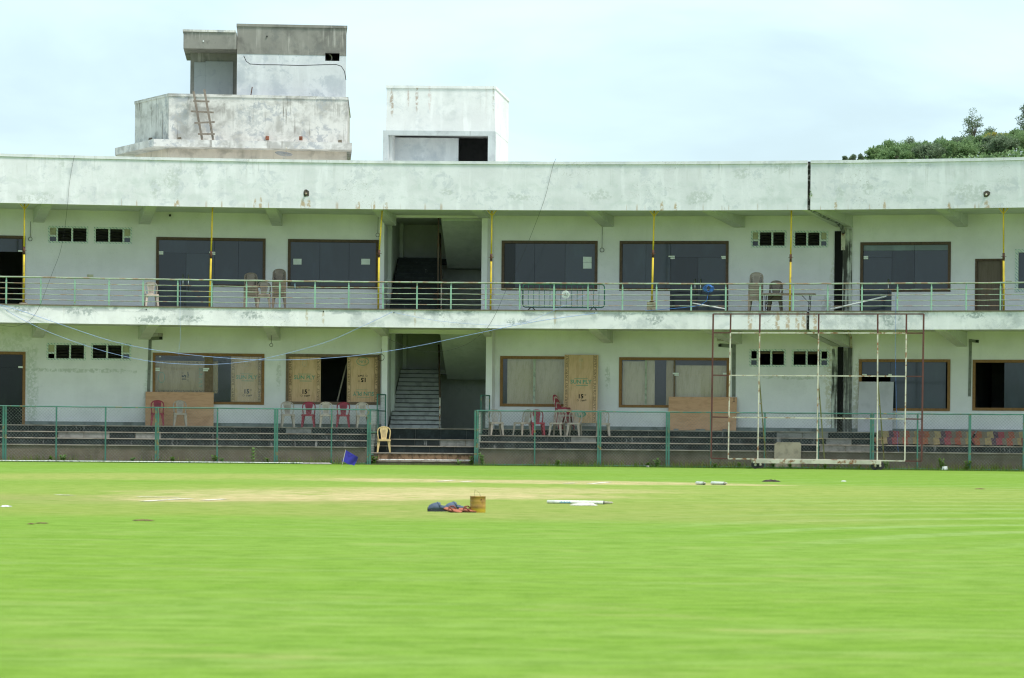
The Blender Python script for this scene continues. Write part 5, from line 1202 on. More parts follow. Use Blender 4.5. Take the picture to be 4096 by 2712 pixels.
    for px, py in ((1069, 552), (1203, 553)):
        p = PY(px, py, 112.3); m = MB(); m.box(p.x - .06, p.x + .06, p.y - .03, p.y + .1, p.z - .07, p.z + .07); m.build('exposed_brick', M['redbrick'], root)
    bl = [(602, 545, 113.0, 'left end of the tower ledge'), (718, 549, 111.75, 'tower ledge left of the ladder'), (1360, 561, 112.2, 'right end of the tower ledge')]
    for k, (px, py, Y, wh) in enumerate(bl):
        p = PY(px, py, Y); m = MB(); m.hexa([(-.07, -.09, 0), (.08, -.09, 0), (.08, .09, 0), (-.07, .09, 0)], [(-.06, -.07, .2 if k == 0 else .11), (.07, -.08, .22 if k == 0 else .12), (.06, .08, .2 if k == 0 else .1), (-.07, .07, .2 if k == 0 else .1)])
        o = m.build('loose_stone', M['concrete']); o.location = (p.x, p.y, zc + .002); tag(o, 'small grey stone on the ' + wh, 'stone', 'loose stones on the tower ledge')
    # ladder
    lad = empty('wooden_ladder', PY(830, 557, 111.7)); lad.location.z = zc; tag(lad, 'rough wooden ladder leaning against the tank tower parapet', 'ladder'); o0 = lad.location
    top1, top2 = PY(774, 366, 111.88) - o0, PY(817, 358, 111.88) - o0; b1, b2 = PY(809, 557, 111.55) - o0, PY(853, 557, 111.55) - o0; b1.z = b2.z = .005
    for a, b_ in ((b1, top1), (b2, top2)): m = MB(); m.beam(a, b_, .08, .045); m.build('stile', M['oldwood'], lad)
    for (x0, y0, x1_, y1) in ((773, 404, 838, 406), (763, 445, 855, 450), (778, 492, 859, 488), (792, 536, 859, 536)):
        a, b_ = PY(x0, y0, 111.52) - o0, PY(x1_, y1, 111.52) - o0; m = MB(); m.beam(a, b_, .065, .025); m.build('rung', M['oldwood'], lad)
    p0, p1 = PY(997, 385, 112.9), PY(1009, 348, 113.0); m = MB(); m.beam(Vector((p0.x - .1, p0.y, zf)), p1, .035, .03); tag(m.build('iron_rod', M['rust']), 'short rusty rod sticking up behind the tank tower parapet', 'rod')
tower()
def stair_head():
    root = empty('stair_head_room'); tag(root, 'white rooftop stair head room with a black doorway', 'stair head'); Yf = 112.3
    A_ = PY(1545, 500, Yf); B_ = PY(1980, 500, Yf); zt = PY(1760, 343, Yf).z; a, b_ = ray(2035, 398); Yb = (zt - CH) / b_; Bk = PY(2035, 398, Yb)
    ux = (B_ - A_); ux.z = 0; Lx = ux.length; ux.normalize(); dv = Vector((Bk.x - B_.x, Bk.y - B_.y, 0)); Ly = dv.length; dv.normalize()
    q = lambda x, y, z: Vector((A_.x, A_.y, 0)) + ux * x + dv * y + Vector((0, 0, z))
    def bx(m, x0, x1, y0, y1, z0, z1): m.hexa([q(x0, y0, z0), q(x1, y0, z0), q(x1, y1, z0), q(x0, y1, z0)], [q(x0, y0, z1), q(x1, y0, z1), q(x1, y1, z1), q(x0, y1, z1)])
    zm = PY(1760, 473, Yf).z; zl = PY(1760, 524, Yf).z; zo = PY(1760, 542, Yf).z; zb = RZ
    m = MB(); bx(m, 0, Lx, 0, Ly, zm, zt - .1); m.build('upper_wall', M['head'], root)
    m = MB(); bx(m, -.008, Lx + .008, -.012, Ly, zl, zm); m.build('middle_wall', M['head'], root)
    m = MB(); bx(m, -.03, Lx + .03, -.035, Ly + .03, zt - .1, zt); m.build('coping', M['head'], root)
    m = MB(); bx(m, -.11, Lx + .02, -.06, .25, zo, zl); bx(m, -.11, .09, -.06, .25, zb, zo); bx(m, Lx - .25, Lx + .02, -.06, .25, zb, zo); m.build('door_surround', M['head_grey'], root)
    d0 = (PY(1822, 590, Yf + 1) - A_).dot(ux); d1 = (PY(1953, 590, Yf + 1) - A_).dot(ux)
    m = MB(); bx(m, .09, d0, .9, 1.1, zb, zo); bx(m, d1, Lx - .21, .9, 1.1, zb, zo); m.build('recess_wall', M['tank_white'], root)
    m = MB(); bx(m, 0, .2, .25, Ly, zb, zl); bx(m, Lx - .2, Lx, .25, Ly, zb, zl); m.build('side_wall', M['head'], root)
    m = MB(); bx(m, .2, Lx - .2, Ly - .2, Ly, zb, zl); m.build('back_wall', M['black'], root)  # wall coloured black in place of shade in the room
    m = MB(); bx(m, .2, Lx - .2, 2.6, 2.7, zb + .02, zl - .01); m.build('shade_sheet', M['black'], root)  # added black sheet, its colour stands for the dark behind the doorway
    m = MB(); bx(m, .2, Lx - .2, 1.1, 2.6, zb + .005, zb + .02); m.build('shade_floor_sheet', M['black'], root)  # floor sheet with the room's shade put into its black colour
stair_head()
# dish on the roof
p = PY(1135, 632, 109.0); ds = empty('satellite_dish', p); tag(ds, 'grey satellite dish peeping over the parapet in front of the tank tower', 'dish')
m = MB(); m.lathe([(.32, .0), (.30, -.02), (.2, -.05), (.0, -.07)], 24); o = m.build('dish', simple('grey_dish_paint', (.27, .27, .28), .5, .4), ds, True); o.rotation_euler = (math.radians(-8), math.radians(6), 0); o.location = (0, 0, .16)
m = MB(); m.tube([(.08, -.1, -.1), (.11, -.3, .32)], .012, 6); m.box(.09, .13, -.33, -.28, .3, .36); m.build('feed_arm', M['whitesteel'], ds)
m = MB(); m.tube([(0, .05, RZ - p.z), (0, .05, .02)], .025, 8); m.build('mast', M['whitesteel'], ds)

# ------------------------------------------------------------------ things on the field
def flag():
    b0 = GR(1367, 1866); root = empty('boundary_flag', b0); tag(root, 'small blue boundary flag on a tilted white stick by the left fence', 'flag'); Y = b0.y
    t = PY(1383, 1797, Y) - b0; m = MB(); m.tube([Vector((0, 0, -.02)), t], .010, 6); m.build('stick', M['whitesteel'], root)
    c = [PY(x, y, Y) - b0 for x, y in ((1383, 1800), (1432, 1828), (1418, 1864), (1369, 1846))]; m = MB(); n = 10
    for i in range(n + 1):
        for j in range(n + 1):
            u, v = i / n, j / n; p = (c[0] * (1 - u) + c[1] * u) * (1 - v) + (c[3] * (1 - u) + c[2] * u) * v
            p = p + Vector((.01 * math.sin(v * 5), .05 * math.sin(u * 7 + v * 2) * u, .015 * math.sin(u * 9) * v)); m.v.append(tuple(p))
    for i in range(n):
        for j in range(n): a = i * (n + 1) + j; m.f.append((a, a + n + 1, a + n + 2, a + 1))
    m.build('cloth', M['flag'], root, True)
flag()
def bucket():
    b0 = GR(1911, 2050); root = empty('paint_can', b0); tag(root, 'old yellow-brown paint can with thin wire handle standing on the grass', 'can')
    k = (2050 - YH) / CH; r = 31 / k; hh = 65 / k
    b = NB('ochre_can_paint', .5, .4); v = b.noise(b.pos, 9, 5, .6); Z = b.xyz()[2]; c = b.mix((.40, .24, .045), (.27, .15, .04), b.ramp(v, .42, .62)); c = b.mix(c, (.52, .36, .03), b.mul(b.ramp(Z, .07, .03), b.ramp(v, .4, .5))); mt = b.done(c)
    m = MB(); m.lathe([(r * .98, 0), (r, .004), (r, hh * .36), (r * 1.012, hh * .38), (r, hh * .40), (r, hh * .66), (r * 1.012, hh * .68), (r, hh * .70), (r, hh - .008), (r * 1.025, hh - .006), (r * 1.025, hh), (r * .96, hh), (r * .95, hh * .15), (0, hh * .12)], 28); m.build('body', mt, root, True)
    m = MB(); m.tube([(r * .45, -r * .9, hh * .85), (r * .2, -r * .3, hh + .04), (-.4 * r, 0, hh + .085), (-.42 * r, .3 * r, hh + .02), (-.45 * r, r * .85, hh * .9)], .0022, 4); m.build('handle', M['rust'], root)
    m = MB(); m.tube([(r * .45, -r * .88, hh * .82), (r * .45, -r * .98, hh * .82)], .008, 8); m.build('rivet', M['rust'], root)
bucket()
def clog(px, py, lab, yaw):
    b0 = GR(px, py); root = empty('clog', b0, yaw); tag(root, lab, 'shoe', 'shoes beside the paint can'); mt = simple('slate_blue_foam', (.085, .115, .175), .7, .3, var=.15, sc=14)
    L = .27; m = MB(); n = 16; xs_ = [(-.5 + i / n) * L for i in range(n + 1)]
    def half(x): t = (x / L + .5); return .048 * (math.sin(math.pi * min(1, max(0, t * .86 + .07))) ** .45) * (1.08 - .28 * t)
    pr = [(x, half(x)) for x in xs_] + [(x, -half(x)) for x in reversed(xs_)]
    m.hexa([(x, y, 0) for x, y in pr], [(x * 1.02, y * 1.04, .028) for x, y in pr]); m.build('sole', simple('dark_foam_sole', (.05, .055, .07), .8, .2), root)
    m = MB(); k = 9
    for i in range(10):                                             # closed toe and vamp, open towards the heel (+x)
        x = -.5 * L + L * .60 * i / 9; w = half(x) * 1.04; hgt = .03 + .065 * math.sin(min(1, i / 8) * math.pi / 2) ** .55
        for j in range(k): a = math.pi * j / (k - 1); m.v.append((x, w * math.cos(a), .026 + hgt * math.sin(a) ** .8))
    for i in range(9):
        for j in range(k - 1): a = i * k + j; m.f.append((a, a + 1, a + k + 1, a + k))
    m.f.append(tuple(range(k)))
    o = m.build('upper', mt, root, True); sm = o.modifiers.new('thickness', 'SOLIDIFY'); sm.thickness = .006; sm.offset = -1
    m = MB(); m.tube([(L * .05, half(0) * 1.05, .06), (L * .3, half(L * .3) * 1.06, .045), (L * .46, half(L * .46) * 1.1, .052), (L * .52, 0, .055), (L * .46, -half(L * .46) * 1.1, .052), (L * .3, -half(L * .3) * 1.06, .045), (L * .05, -half(0) * 1.05, .06)], .011, 6); m.build('heel_rim', mt, root, True)
    m = MB()
    for i in range(13):
        a = math.pi * i / 12 - math.pi / 2; cx_ = L * .10 + L * .40 * max(0, math.cos(a)) ** .6; wy = (half(min(cx_, L * .44)) * 1.04) * math.sin(a) if abs(math.sin(a)) > .3 else half(L * .44) * math.sin(a) * 1.04; hz = .085 - .03 * math.cos(a)
        m.v += [(cx_, wy, .024), (cx_, wy, hz)]
    for i in range(12): m.f.append((2 * i, 2 * i + 2, 2 * i + 3, 2 * i + 1))
    o = m.build('heel_cup', mt, root, True); sm = o.modifiers.new('thickness', 'SOLIDIFY'); sm.thickness = .006
    m = MB(); m.tube([(L * .06, half(0) * 1.02, .07), (L * -.02, half(0) * .6, .112), (L * -.03, 0, .122), (L * -.02, -half(0) * .6, .112), (L * .06, -half(0) * 1.02, .07)], .008, 6); m.build('strap', mt, root, True)
clog(1752, 2046, 'left blue clog, farthest left of the shoes by the paint can', .25); clog(1815, 2044, 'right blue clog behind the flip-flops by the paint can', .55)
def flip(px, py, lab, yaw):
    b0 = GR(px, py); root = empty('flip_flop', b0, yaw); root.matrix_world = Matrix.Translation(b0 + Vector((0, 0, .015))) @ Matrix.Rotation(.35, 4, 'X') @ Matrix.Rotation(yaw, 4, 'Z'); tag(root, lab, 'sandal', 'shoes beside the paint can'); L = .26; n = 14
    def half(t): return .045 * (math.sin(math.pi * (t * .86 + .07)) ** .4) * (1 - .12 * math.cos(t * 4.6))
    pr = [((i / n - .5) * L, half(i / n)) for i in range(n + 1)]; pr = pr + [(x, -y) for x, y in reversed(pr)]
    m = MB(); m.hexa([(x, y, 0) for x, y in pr], [(x, y, .014) for x, y in pr]); m.build('sole', simple('dark_brown_rubber', (.05, .03, .025), .8, .2), root)
    m = MB(); q = [(x * .98, y * .96) for x, y in pr]; m.hexa([(x, y, .0142) for x, y in q], [(x, y, .024) for x, y in q]); m.build('footbed', simple('coral_footbed', (.42, .145, .085), .8, .2, var=.12, sc=14), root)
    m = MB()
    for sg in (-1, 1): m.tube([(L * .24, 0, .03), (L * .20, sg * .012, .055), (L * .06, sg * .036, .058), (-L * .12, sg * .042, .022)], [.006, .009, .010, .008], 6)
    m.build('strap', simple('red_brown_strap', (.22, .065, .045), .7, .3), root, True)
flip(1812, 2050, 'left coral flip-flop in front of the blue clogs', 2.6); flip(1873, 2050, 'right coral flip-flop touching the paint can', 2.9)
def stump(p0, p1, lab, mark=False, r=None):
    A_, B_ = GR(*p0), GR(*p1); k = (p0[1] - YH) / CH; r = r or 7 / k; d = B_ - A_; L = d.length; root = empty('cricket_stump', A_ + Vector((0, 0, r)), math.atan2(d.y, d.x)); tag(root, lab, 'stump', 'white cricket stumps on the field')
    mt = simple('white_stump_paint', (.74, .75, .70), .5, .4, var=.12, sc=10)
    m = MB(); t = .87 * L; m.tube([(0, 0, 0), (.01, 0, 0), (.02, 0, 0), (t, 0, 0)], [r * .7, r * .95, r, r], 14); m.build('shaft', mt, root, True)
    m = MB(); m.tube([(t, 0, 0), (t + .01, 0, 0), (L * .985, 0, 0), (L, 0, 0)], [r * .92, r * .8, r * .55, r * .15], 12); m.build('spike', simple('worn_wood_tip', (.45, .42, .33), .7, .2, var=.2, sc=16), root, True)
    m = MB(); m.tube([(t - .012, 0, 0), (t, 0, 0)], r * 1.02, 14); m.build('ferrule', M['tread_dark'], root, True)
    if mark:
        for i in range(8):
            x = .20 * L + i * .021 * L; m = MB(); m.box(x, x + .014 * L, -r * 1.012 - .001, -r * .80, -r * .45, r * .40 if i % 2 else r * .15); m.build('blue_lettering', simple('sky_blue_print', (.05, .30, .52), .6, .3), root)
stump((2188, 2014), (2452, 2018), 'long white stump with blue lettering lying on the grass near the centre', True)
def prone(px0, px1, py, lab):
    stump((px0, py), (px1, py + 2), lab, False, 6.5 / ((py - YH) / CH))
prone(2786, 2822, 1938, 'shorter of two white stumps lying on the far bare strip'); prone(2846, 2908, 1938, 'longer of two white stumps lying on the far bare strip')
def crumple(px, py, w, d, hgt, mat, lab, cat, seed, name):
    b0 = GR(px, py); r2 = random.Random(seed); m = MB(); nu, nv = 22, 10
    for i in range(nu + 1):
        for j in range(nv + 1):
            u, v = i / nu - .5, j / nv - .5; e = max(0, 1 - (2 * abs(u)) ** 3) * max(0, 1 - (2 * abs(v)) ** 2)
            m.v.append((u * w * (1 + .15 * math.sin(v * 9)), v * d * (1 + .3 * math.sin(u * 11 + seed)), .004 + e * hgt * (.45 + .55 * abs(math.sin(u * 13 + v * 7 + seed)) * r2.uniform(.5, 1))))
    for i in range(nu):
        for j in range(nv): a = i * (nv + 1) + j; m.f.append((a, a + nv + 1, a + nv + 2, a + 1))
    o = m.build(name, mat, None, True); o.location = b0; tag(o, lab, cat); return o
crumple(2335, 2022, .36, .25, .055, simple('off_white_cotton', (.58, .56, .48), .9, .1, var=.1), 'crumpled off-white glove lying in front of the lettered stump', 'glove', 3, 'cotton_glove')
crumple(3085, 1927, .40, .3, .055, simple('dark_brown_cloth', (.06, .045, .04), .9, .1, var=.2), 'small dark crumpled bundle on the far grass right of the stumps', 'bundle', 5, 'cloth_bundle')
crumple(3375, 1926, .12, .18, .025, M['whiterope'], 'small white scrap on the far grass right of the dark bundle', 'scrap', 9, 'paper_scrap')
crumple(22, 2027, .13, .3, .02, M['whiterope'], 'flat white disc marker on the grass at the left edge', 'marker', 8, 'disc_marker')
sod = simple('dry_soil_clod', (.19, .14, .06), .95, .1, var=.3, sc=20)
crumple(573, 2083, .22, .2, .016, sod, 'larger loose clump of dry soil on the left grass', 'clod', 11, 'soil_clod'); crumple(168, 2094, .13, .15, .010, sod, 'right one of two small dry clods at far left', 'clod', 12, 'soil_clod'); crumple(124, 2097, .08, .12, .012, sod, 'left one of two small dry clods at far left', 'clod', 13, 'soil_clod')
crumple(3920, 1957, .2, .2, .02, sod, 'flat brown clod on the far right grass', 'clod', 14, 'soil_clod')
# painted crease lines on the bare strips
M['chalk'] = simple('worn_chalk_line', (.72, .68, .58), .95, .1, var=.3, sc=9, c2=(.50, .42, .25))
def chalk(a, b_, w):
    A_, B_ = GR(*a), GR(*b_); d = (B_ - A_).normalized(); n = Vector((-d.y, d.x, 0)) * w / 2; m = MB(); Z = Vector((0, 0, .006)); m.quad(A_ - n + Z, B_ - n + Z, B_ + n + Z, A_ + n + Z); tag(m.build('crease_line', M['chalk']), kind='structure')
for a, b_ in (((575, 2006), (650, 2001)), ((660, 2000), (760, 1995)), ((550, 1988), (720, 1991)), ((815, 2002), (900, 1997)), ((225, 1980), (295, 1982)), ((1755, 1926), (1810, 1922)), ((1850, 1928), (1890, 1925)), ((2260, 1934), (2300, 1932)), ((2360, 1936), (2435, 1929))): chalk(a, b_, .16)
# ------------------------------------------------------------------ plants
def leafmat(name, c, c2, tr=.25):
    b = NB(name, .6, .25); v = b.noise(b.pos, .9, 3); ob = b.n('ShaderNodeObjectInfo'); b.p.inputs['Subsurface Weight'].default_value = 0
    cc = b.mix(c, c2, b.ramp(v, .35, .65)); cc = b.mix(cc, tuple(k * .6 for k in c), b.mul(b.ramp(b.noise(b.pos, 5, 2), .5, .7), .4)); b.done(cc)
    tl_ = b.n('ShaderNodeBsdfTranslucent'); b.set(tl_.inputs[0], cc); ms = b.n('ShaderNodeMixShader'); ms.inputs[0].default_value = .4; out = b.t.nodes['Material Output']
    b.t.links.new(b.p.outputs[0], ms.inputs[1]); b.t.links.new(tl_.outputs[0], ms.inputs[2]); b.t.links.new(ms.outputs[0], out.inputs[0]); return b.m
M['weed'] = leafmat('weed_leaves', (.10, .20, .035), (.16, .27, .05)); M['calo'] = leafmat('broad_pale_leaves', (.16, .30, .10), (.24, .37, .14)); M['straw'] = leafmat('dry_grass_blades', (.20, .22, .06), (.11, .19, .03))
def leaf(m, p, d, L, w, droop=.3):
    d = d.normalized(); side = d.cross(Vector((0, 0, 1))); side = side.normalized() if side.length > .01 else Vector((1, 0, 0)); nrm = side.cross(d)
    a = p; b1 = p + d * L * .5 + side * w * .5 + nrm * w * .12; b2 = p + d * L * .5 - side * w * .5 + nrm * w * .12; md = p + d * L * .5; t = p + d * L - Vector((0, 0, droop * L * .4))
    m.quad(a, b1, t, md); m.quad(a, md, t, b2)
def weed(p, hgt, n, L, w, mat, lab, stems=2, seed=0):
    r2 = random.Random(seed); root = empty('weed', p); tag(root, lab, 'plant', 'weeds along the fence foot'); ms = MB(); ml = MB()
    for k in range(stems):
        tip = Vector((r2.uniform(-.35, .35) * hgt, r2.uniform(-.2, .2) * hgt, hgt * r2.uniform(.75, 1))); ms.tube([Vector((0, 0, -.01)), tip * .5 + Vector((.02, 0, .02)), tip], .006, 4)
        for j in range(n // stems):
            t = r2.uniform(.15, 1); q = tip * t; a = r2.uniform(0, 2 * math.pi); leaf(ml, q, Vector((math.cos(a), math.sin(a) * .8, r2.uniform(.1, .9))), L * r2.uniform(.6, 1.1), w * r2.uniform(.7, 1.1))
    ms.build('stem', M['weed'], root); ml.build('foliage', mat, root)
gw = lambda px, o=4.1: W(sx(px, 1850, o), o, .0)
# one broad-leaved upright shrub seedling
p = gw(1012, 4.15); root = empty('leafy_seedling', p); tag(root, 'upright broad-leaved green seedling in front of the left fence', 'plant'); ms = MB(); ml = MB(); ms.tube([(0, 0, -.01), (.02, 0, .25), (-.01, 0, .55)], .012, 5)
for k in range(8):
    z = .08 + k * .06; a = k * 1.55 + .3
    for q in (a, a + math.pi): leaf(ml, Vector((.01, 0, z)), Vector((math.cos(q), math.sin(q) * .9 - .15, .45)), .20 - k * .008, .13, .1)
ms.build('stem', M['weed'], root); ml.build('foliage', M['calo'], root)
spots = [(530, .16, 26), (690, .22, 20), (858, .26, 30), (890, .20, 20), (1070, .18, 22), (200, .2, 24), (250, .26, 36), (1500, .3, 46), (1885, .36, 26), (1930, .42, 60), (2230, .22, 24), (2590, .16, 24), (2630, .32, 46), (2860, .14, 22), (2960, .20, 16), (3090, .24, 34), (3160, .2, 24), (3300, .16, 20), (3545, .34, 40), (3770, .42, 44), (3870, .34, 40), (1835, .18, 16)]
where = {530: 'short bright weed at the left fence, under the far-left plain wall', 690: 'thin weed left of the second thick left-fence post', 858: 'weed at a thin left-fence post below the boarded doorway', 890: 'low weed right of the thin post below the boarded doorway', 1070: 'small weed just left of the third thick fence post', 200: 'weed left of a thin post at the far-left fence', 250: 'leafier weed right of a thin post at the far-left fence', 1500: 'bushy weed at the left corner of the entrance steps', 1885: 'upright weed at the right corner of the entrance steps', 1930: 'dense weed behind the first right-fence post', 2230: 'small bright weed below the slatted chairs', 2590: 'low bright weed left of the fence post by the plain plywood sheet', 2630: 'tall feathery weed beside the fence post by the plain plywood sheet', 2860: 'low weed under the left edge of the sight screen', 2960: 'broad-leaved low weed under the sight screen left half', 3090: 'leafy weed under the left end of the wheeled base', 3160: 'small weed under the middle-left of the wheeled base', 3300: 'small weed under the middle of the wheeled base', 3545: 'leafy weed at the right end of the wheeled base', 3770: 'bright leafy weed below the striped rug', 3870: 'tall straggly weed at the fence post near the right edge', 1835: 'small weed growing on the lowest entrance step'}
for i, (px, hh, n) in enumerate(spots):
    o = 4.12 if px not in (1835, 1500, 1885) else 3.85
    p = gw(px, o)
    if px == 1500: p = gw(1496, 3.78)
    weed(p, hh, n * 2, .13, .065, M['weed'] if i % 3 else M['calo'], where[px], 3, i)
m = MB(); r2 = random.Random(5)                                      # uncountable grass along the fence foot
for k in range(16000):
    s = r2.uniform(S_L, S_R); o = 4.28 + r2.gauss(0, .10); dens = .35 + .65 * math.sin(s * .7) ** 2
    if SA < s < SB: o = 3.85 + abs(r2.gauss(0, .06))
    right = s > SB; hgt = r2.uniform(.03, .09) * (1.9 if right and r2.random() < .45 * dens else 1)
    p = W(s, o, 0); a = r2.uniform(0, 6.28); w = Vector((math.cos(a), math.sin(a), 0)) * .006; t = p + Vector((r2.uniform(-.03, .03), r2.uniform(-.03, .03), hgt)); m.quad(p - w, p + w, t)
m.build('grass_fringe', M['weed']); tag(bpy.data.objects['grass_fringe'], 'short grass growing along the fence foot', 'grass', kind='stuff')
m = MB()
for k in range(9000):
    s = r2.uniform(SB, S_R) if k % 3 else r2.uniform(S_L, SA); c = .5 + .5 * math.sin(s * .9 + 1) * math.sin(s * .37)
    if r2.random() > c * .8: continue
    o = 3.8 + r2.uniform(-.15, .3); p = W(s, o, 0); hgt = r2.uniform(.08, .34); a = r2.uniform(0, 6.28); w = Vector((math.cos(a), math.sin(a), 0)) * .013
    m.quad(p - w, p + w, p + Vector((r2.uniform(-.1, .1), r2.uniform(-.1, .1), hgt)))
tag(m.build('dry_grass', M['straw']), 'taller dry grass tufts along the fence base', 'grass', kind='stuff')
p = HP(3242, 778, BD + .02); root = empty('wall_plant', p); tag(root, 'tiny green plant growing out of the joint in the parapet', 'plant'); ml = MB()
for k in range(14): a = rnd.uniform(0, 6.28); leaf(ml, Vector((rnd.uniform(-.02, .02), -.02, rnd.uniform(-.08, .08))), Vector((math.cos(a), -.6, math.sin(a))), .09, .035)
ml.build('foliage', M['calo'], root)
# rubble by the left fence
for k, (px, o, w, hh, lab) in enumerate(((1265, 4.3, .55, .05, 'flat broken concrete slab at the fence foot left of the flag'), (205, 4.2, .1, .07, 'small white lump at the far-left fence foot'), (2590, 4.45, .06, .06, 'small pale stone on the grass edge by the right fence'), (3780, 4.1, .12, .12, 'pale plastic can lying among weeds below the striped rug'))):
    r2 = random.Random(k); n = 9; m = MB(); b0 = [(w * math.cos(6.283 * i / n) * r2.uniform(.7, 1.1), .5 * w * math.sin(6.283 * i / n) * r2.uniform(.7, 1.1) if w > .3 else w * math.sin(6.283 * i / n) * r2.uniform(.7, 1.1)) for i in range(n)]
    m.hexa([(x, y, 0) for x, y in b0], [(x * .8, y * .8, hh * r2.uniform(.6, 1.2)) for x, y in b0]); o_ = m.build('rubble_piece', M['cement'] if k != 3 else M['paper']); o_.location = gw(px, o) + Vector((0, 0, .012)); tag(o_, lab, 'rubble', 'rubble at the fence foot')
# ------------------------------------------------------------------ wooded hill behind the right end
HY = 520.0
def hill_z(x, y):
    t = min(1, max(0, (x - 12) / 46)); t = t * t * (3 - 2 * t); e = math.exp(-((y - HY) / 130) ** 2)
    return (47.2 * t + max(0, x - 56) * .13) * e
m = MB(); nx_, ny_ = 60, 30
for j in range(ny_ + 1):
    for i in range(nx_ + 1):
        x = -40 + 360 * i / nx_; y = 240 + 560 * j / ny_; m.v.append((x, y, hill_z(x, y) - .7 + (rnd.uniform(-.4, .4) if 0 < i < nx_ else 0)))
for j in range(ny_):
    for i in range(nx_): a = j * (nx_ + 1) + i; m.f.append((a, a + 1, a + nx_ + 2, a + nx_ + 1))
tag(m.build('hill', simple('hill_scrub', (.07, .12, .035), .95, .1, var=.2, sc=.3), None, True), kind='structure')
M['tree_a'] = leafmat('acacia_leaves', (.19, .29, .13), (.23, .34, .14)); M['tree_b'] = leafmat('dull_olive_leaves', (.19, .25, .155), (.22, .29, .17)); M['tree_c'] = leafmat('yellowing_leaves', (.42, .37, .08), (.36, .35, .08)); M['bark'] = simple('grey_bark', (.13, .11, .09), .95, .1, sc=4)
def tree(px, ytop, Y, wpx, mat, lab, seed, tall=False, dens=1.0, lo=None):
    r2 = random.Random(seed); T = PY(px, ytop, Y); gz = hill_z(T.x, Y); H = max(3.0, T.z - gz); rw = wpx / F * Y / 2 * (1.3 if not tall else 1.0)
    root = empty('tree', (T.x, Y, gz)); tag(root, lab, 'tree', 'trees on the hill behind the pavilion'); mt = MB(); ml = MB()
    cz = H * (.56 if not tall else .62)
    mt.tube([(0, 0, -.5), (r2.uniform(-.3, .3), 0, H * .3), (r2.uniform(-.4, .4), 0, H * .8)], [H * .022, H * .016, H * .006], 6)
    cl = []
    nb = 26 if not tall else 34
    for k in range(nb):
        while True:
            q = Vector((r2.uniform(-1, 1), r2.uniform(-1, 1), r2.uniform(-1, 1)))
            if q.length < 1: break
        zz_ = cz + q.z * (H - cz) * .92; sq = math.sqrt(max(.05, 1 - (q.z) ** 2 * .8)); c = Vector((q.x * rw * sq, q.y * rw * sq, zz_))
        if tall: c.x *= .55 + .45 * (zz_ / H); 
        cl.append((c, (max(.3, min(rw * .5, max(.7, H * .13))) if not tall else H * .065) * r2.uniform(.6, 1.3)))
        st = Vector((0, 0, H * r2.uniform(.25, .55))); mt.tube([st, st.lerp(c, .5) + Vector((0, 0, -.2)), c], [H * .008, H * .005, .02], 4)
    n = int((120 if not tall else 60) * dens); ls = .31 if not tall else .30
    for c, r in cl:
        for k in range(n):
            v = Vector((r2.gauss(0, 1), r2.gauss(0, 1), r2.gauss(0, .75))); v = v.normalized() * r * r2.uniform(.3, 1.15); q = c + v; d = (v + Vector((r2.uniform(-1, 1), r2.uniform(-1, 1), r2.uniform(-.3, .8))) * r * .7).normalized(); e = d.cross(Vector((r2.uniform(-1, 1), r2.uniform(-1, 1), r2.uniform(-1, 1)))).normalized()
            L_ = ls * r2.uniform(.6, 1.3); ml.quad(q - d * L_ * .5, q + e * L_ * .28, q + d * L_ * .5, q - e * L_ * .28)
    mt.build('trunk', M['bark'], root); ml.build('crown', mat, root)
tl = [(3385, 629, 520, 18, 'b', 'tiny dark bush showing over the parapet, farthest left of the hill growth'), (3410, 624, 520, 16, 'b', 'small dark bush just right of the farthest-left bush on the hill'), (3443, 621, 520, 12, 'b', 'lone tiny pointed bush between the small bushes and the wood'),
      (3490, 622, 510, 40, 'a', 'low green tree at the left end of the wood'), (3520, 585, 512, 70, 'a', 'round green tree second from the left end of the wood'), (3560, 562, 520, 80, 'a', 'taller pale green tree near the left of the wood'), (3600, 566, 530, 60, 'a', 'pale green tree with pointed top left of the thin treetop'),
      (3640, 552, 540, 50, 'b', 'thin dark treetop rising in the left half of the wood'), (3640, 590, 505, 90, 'a', 'broad green tree in front of the thin dark treetop'), (3715, 566, 520, 100, 'a', 'large rounded green tree in the middle of the wood'), (3760, 588, 508, 80, 'a', 'green tree in the dip at the middle of the wood'), (3800, 576, 520, 80, 'b', 'dull olive tree left of the tall bare-branched tree'),
      (3845, 580, 510, 80, 'b', 'dark tree in front of the tall bare-branched tree'), (3890, 560, 512, 90, 'a', 'green tree below the tall bare-branched tree'), (3960, 515, 545, 70, 'b', 'grey green treetop behind the yellow tree'), (3985, 527, 502, 84, 'c', 'yellowing tree rising above the wood'),
      (3950, 575, 505, 100, 'a', 'green tree in front of the yellowing tree'), (4025, 552, 512, 90, 'a', 'green tree right of the yellowing tree'), (4070, 548, 508, 90, 'a', 'bright green tree below the tall tree at the right edge'), (4120, 535, 512, 110, 'a', 'large green tree at the right edge of the wood'), (4000, 600, 495, 110, 'b', 'low dull tree at the front of the wood, right half'), (3690, 605, 495, 110, 'a', 'low green tree at the front of the wood, left half')]
wh_ = ('first', 'second', 'third', 'fourth', 'fifth', 'sixth', 'seventh', 'eighth', 'ninth')
for i in range(9): tl.append((3585 + i * 68, 606 - i * 3 + (i % 3) * 5, 492 + (i % 2) * 6, 105, 'ab'[i % 4 == 2], 'low front-row tree of the wood, %s counted from its left end' % wh_[i]))
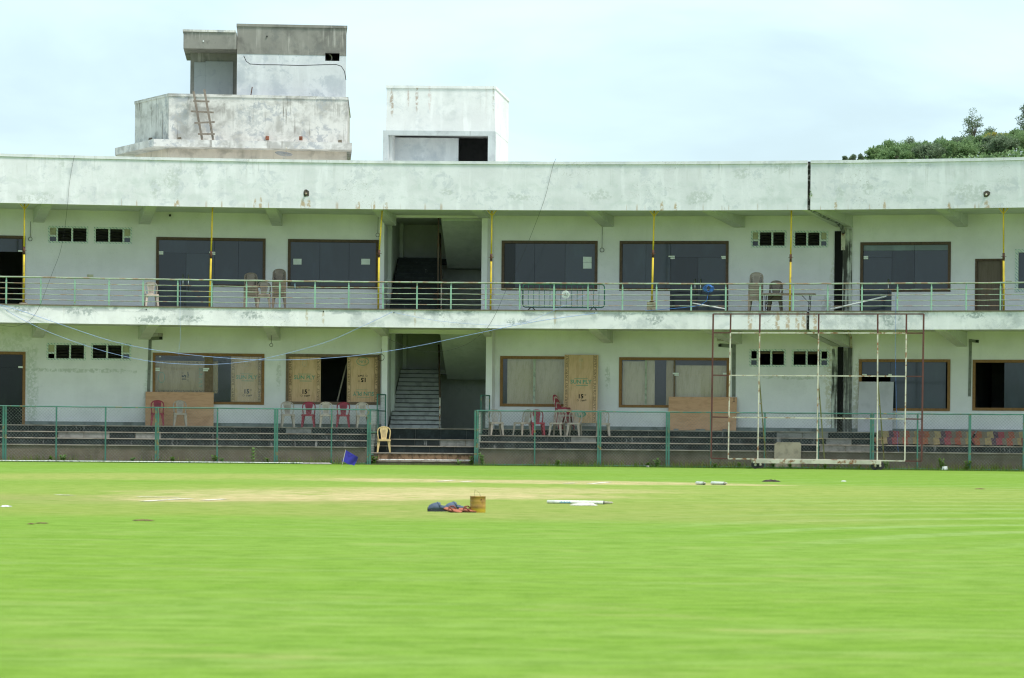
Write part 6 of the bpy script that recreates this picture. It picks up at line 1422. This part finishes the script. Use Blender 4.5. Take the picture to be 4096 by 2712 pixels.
for i, (px, yt, Y, w, k, lab) in enumerate(tl): tree(px, yt, Y, w, M['tree_' + k], lab, 40 + i, dens=1.3 if k != 'c' else 1.1)
tree(3895, 436, 535, 92, M['tree_b'], 'tall slender open-crowned tree rising above the wood', 90, True, .75); tree(4108, 392, 525, 80, M['tree_b'], 'tall dark tree cut off by the right edge of the picture', 91, True, 1.1)

# the far boundary behind the camera, seen only mirrored in the lower windows
m = MB(); r2 = random.Random(77)
for k in range(46):
    x = -115 + k * 5 + r2.uniform(-2, 2); hgt = 6.0 + 2.6 * math.sin(k * .8) + r2.uniform(-1.2, 1.2); y = -150 + r2.uniform(-5, 5); m.tube([(x, y, 0), (x, y, hgt * .6)], .18, 5)
    for j in range(110):
        a = r2.uniform(0, 6.28); q = r2.uniform(0, 1) ** .5; z = r2.uniform(.15, 1); rr = 3.2 * q * math.sqrt(max(.05, 1 - (z - .5) ** 2 * 2.6)); c = Vector((x + rr * math.cos(a), y + rr * math.sin(a), z * hgt)); d = Vector((r2.uniform(-1, 1), r2.uniform(-1, 1), r2.uniform(-1, 1))).normalized(); e = d.cross(Vector((.3, .5, 1))).normalized()
        m.quad(c - d * .8, c + e * .5, c + d * .8, c - e * .5)
tag(m.build('tree_belt', M['tree_a']), 'belt of trees along the far boundary, mirrored in the lower windows', 'trees', kind='stuff')

# scrub that covers the hill between the trees
m = MB(); r2 = random.Random(12)
for k in range(9000):
    x = r2.uniform(54, 108); y = r2.uniform(470, 528); z = hill_z(x, y) - .2; hgt = r2.uniform(.1, 1.7) * (.5 + .5 * math.sin(x * 1.3) * math.sin(y * .8 + x)) ** .5 if True else 0
    hgt = abs(hgt.real if isinstance(hgt, complex) else hgt); c = Vector((x, y, z + hgt)); d = Vector((r2.uniform(-1, 1), r2.uniform(-1, 1), r2.uniform(-.4, 1))).normalized(); e = d.cross(Vector((r2.uniform(-1, 1), r2.uniform(-1, 1), .4))).normalized()
    m.quad(c - d * .3, c + e * .2, c + d * .3, c - e * .2)
tag(m.build('hill_scrub', M['tree_a']), 'low green scrub covering the hill between the trees', 'scrub', kind='stuff')
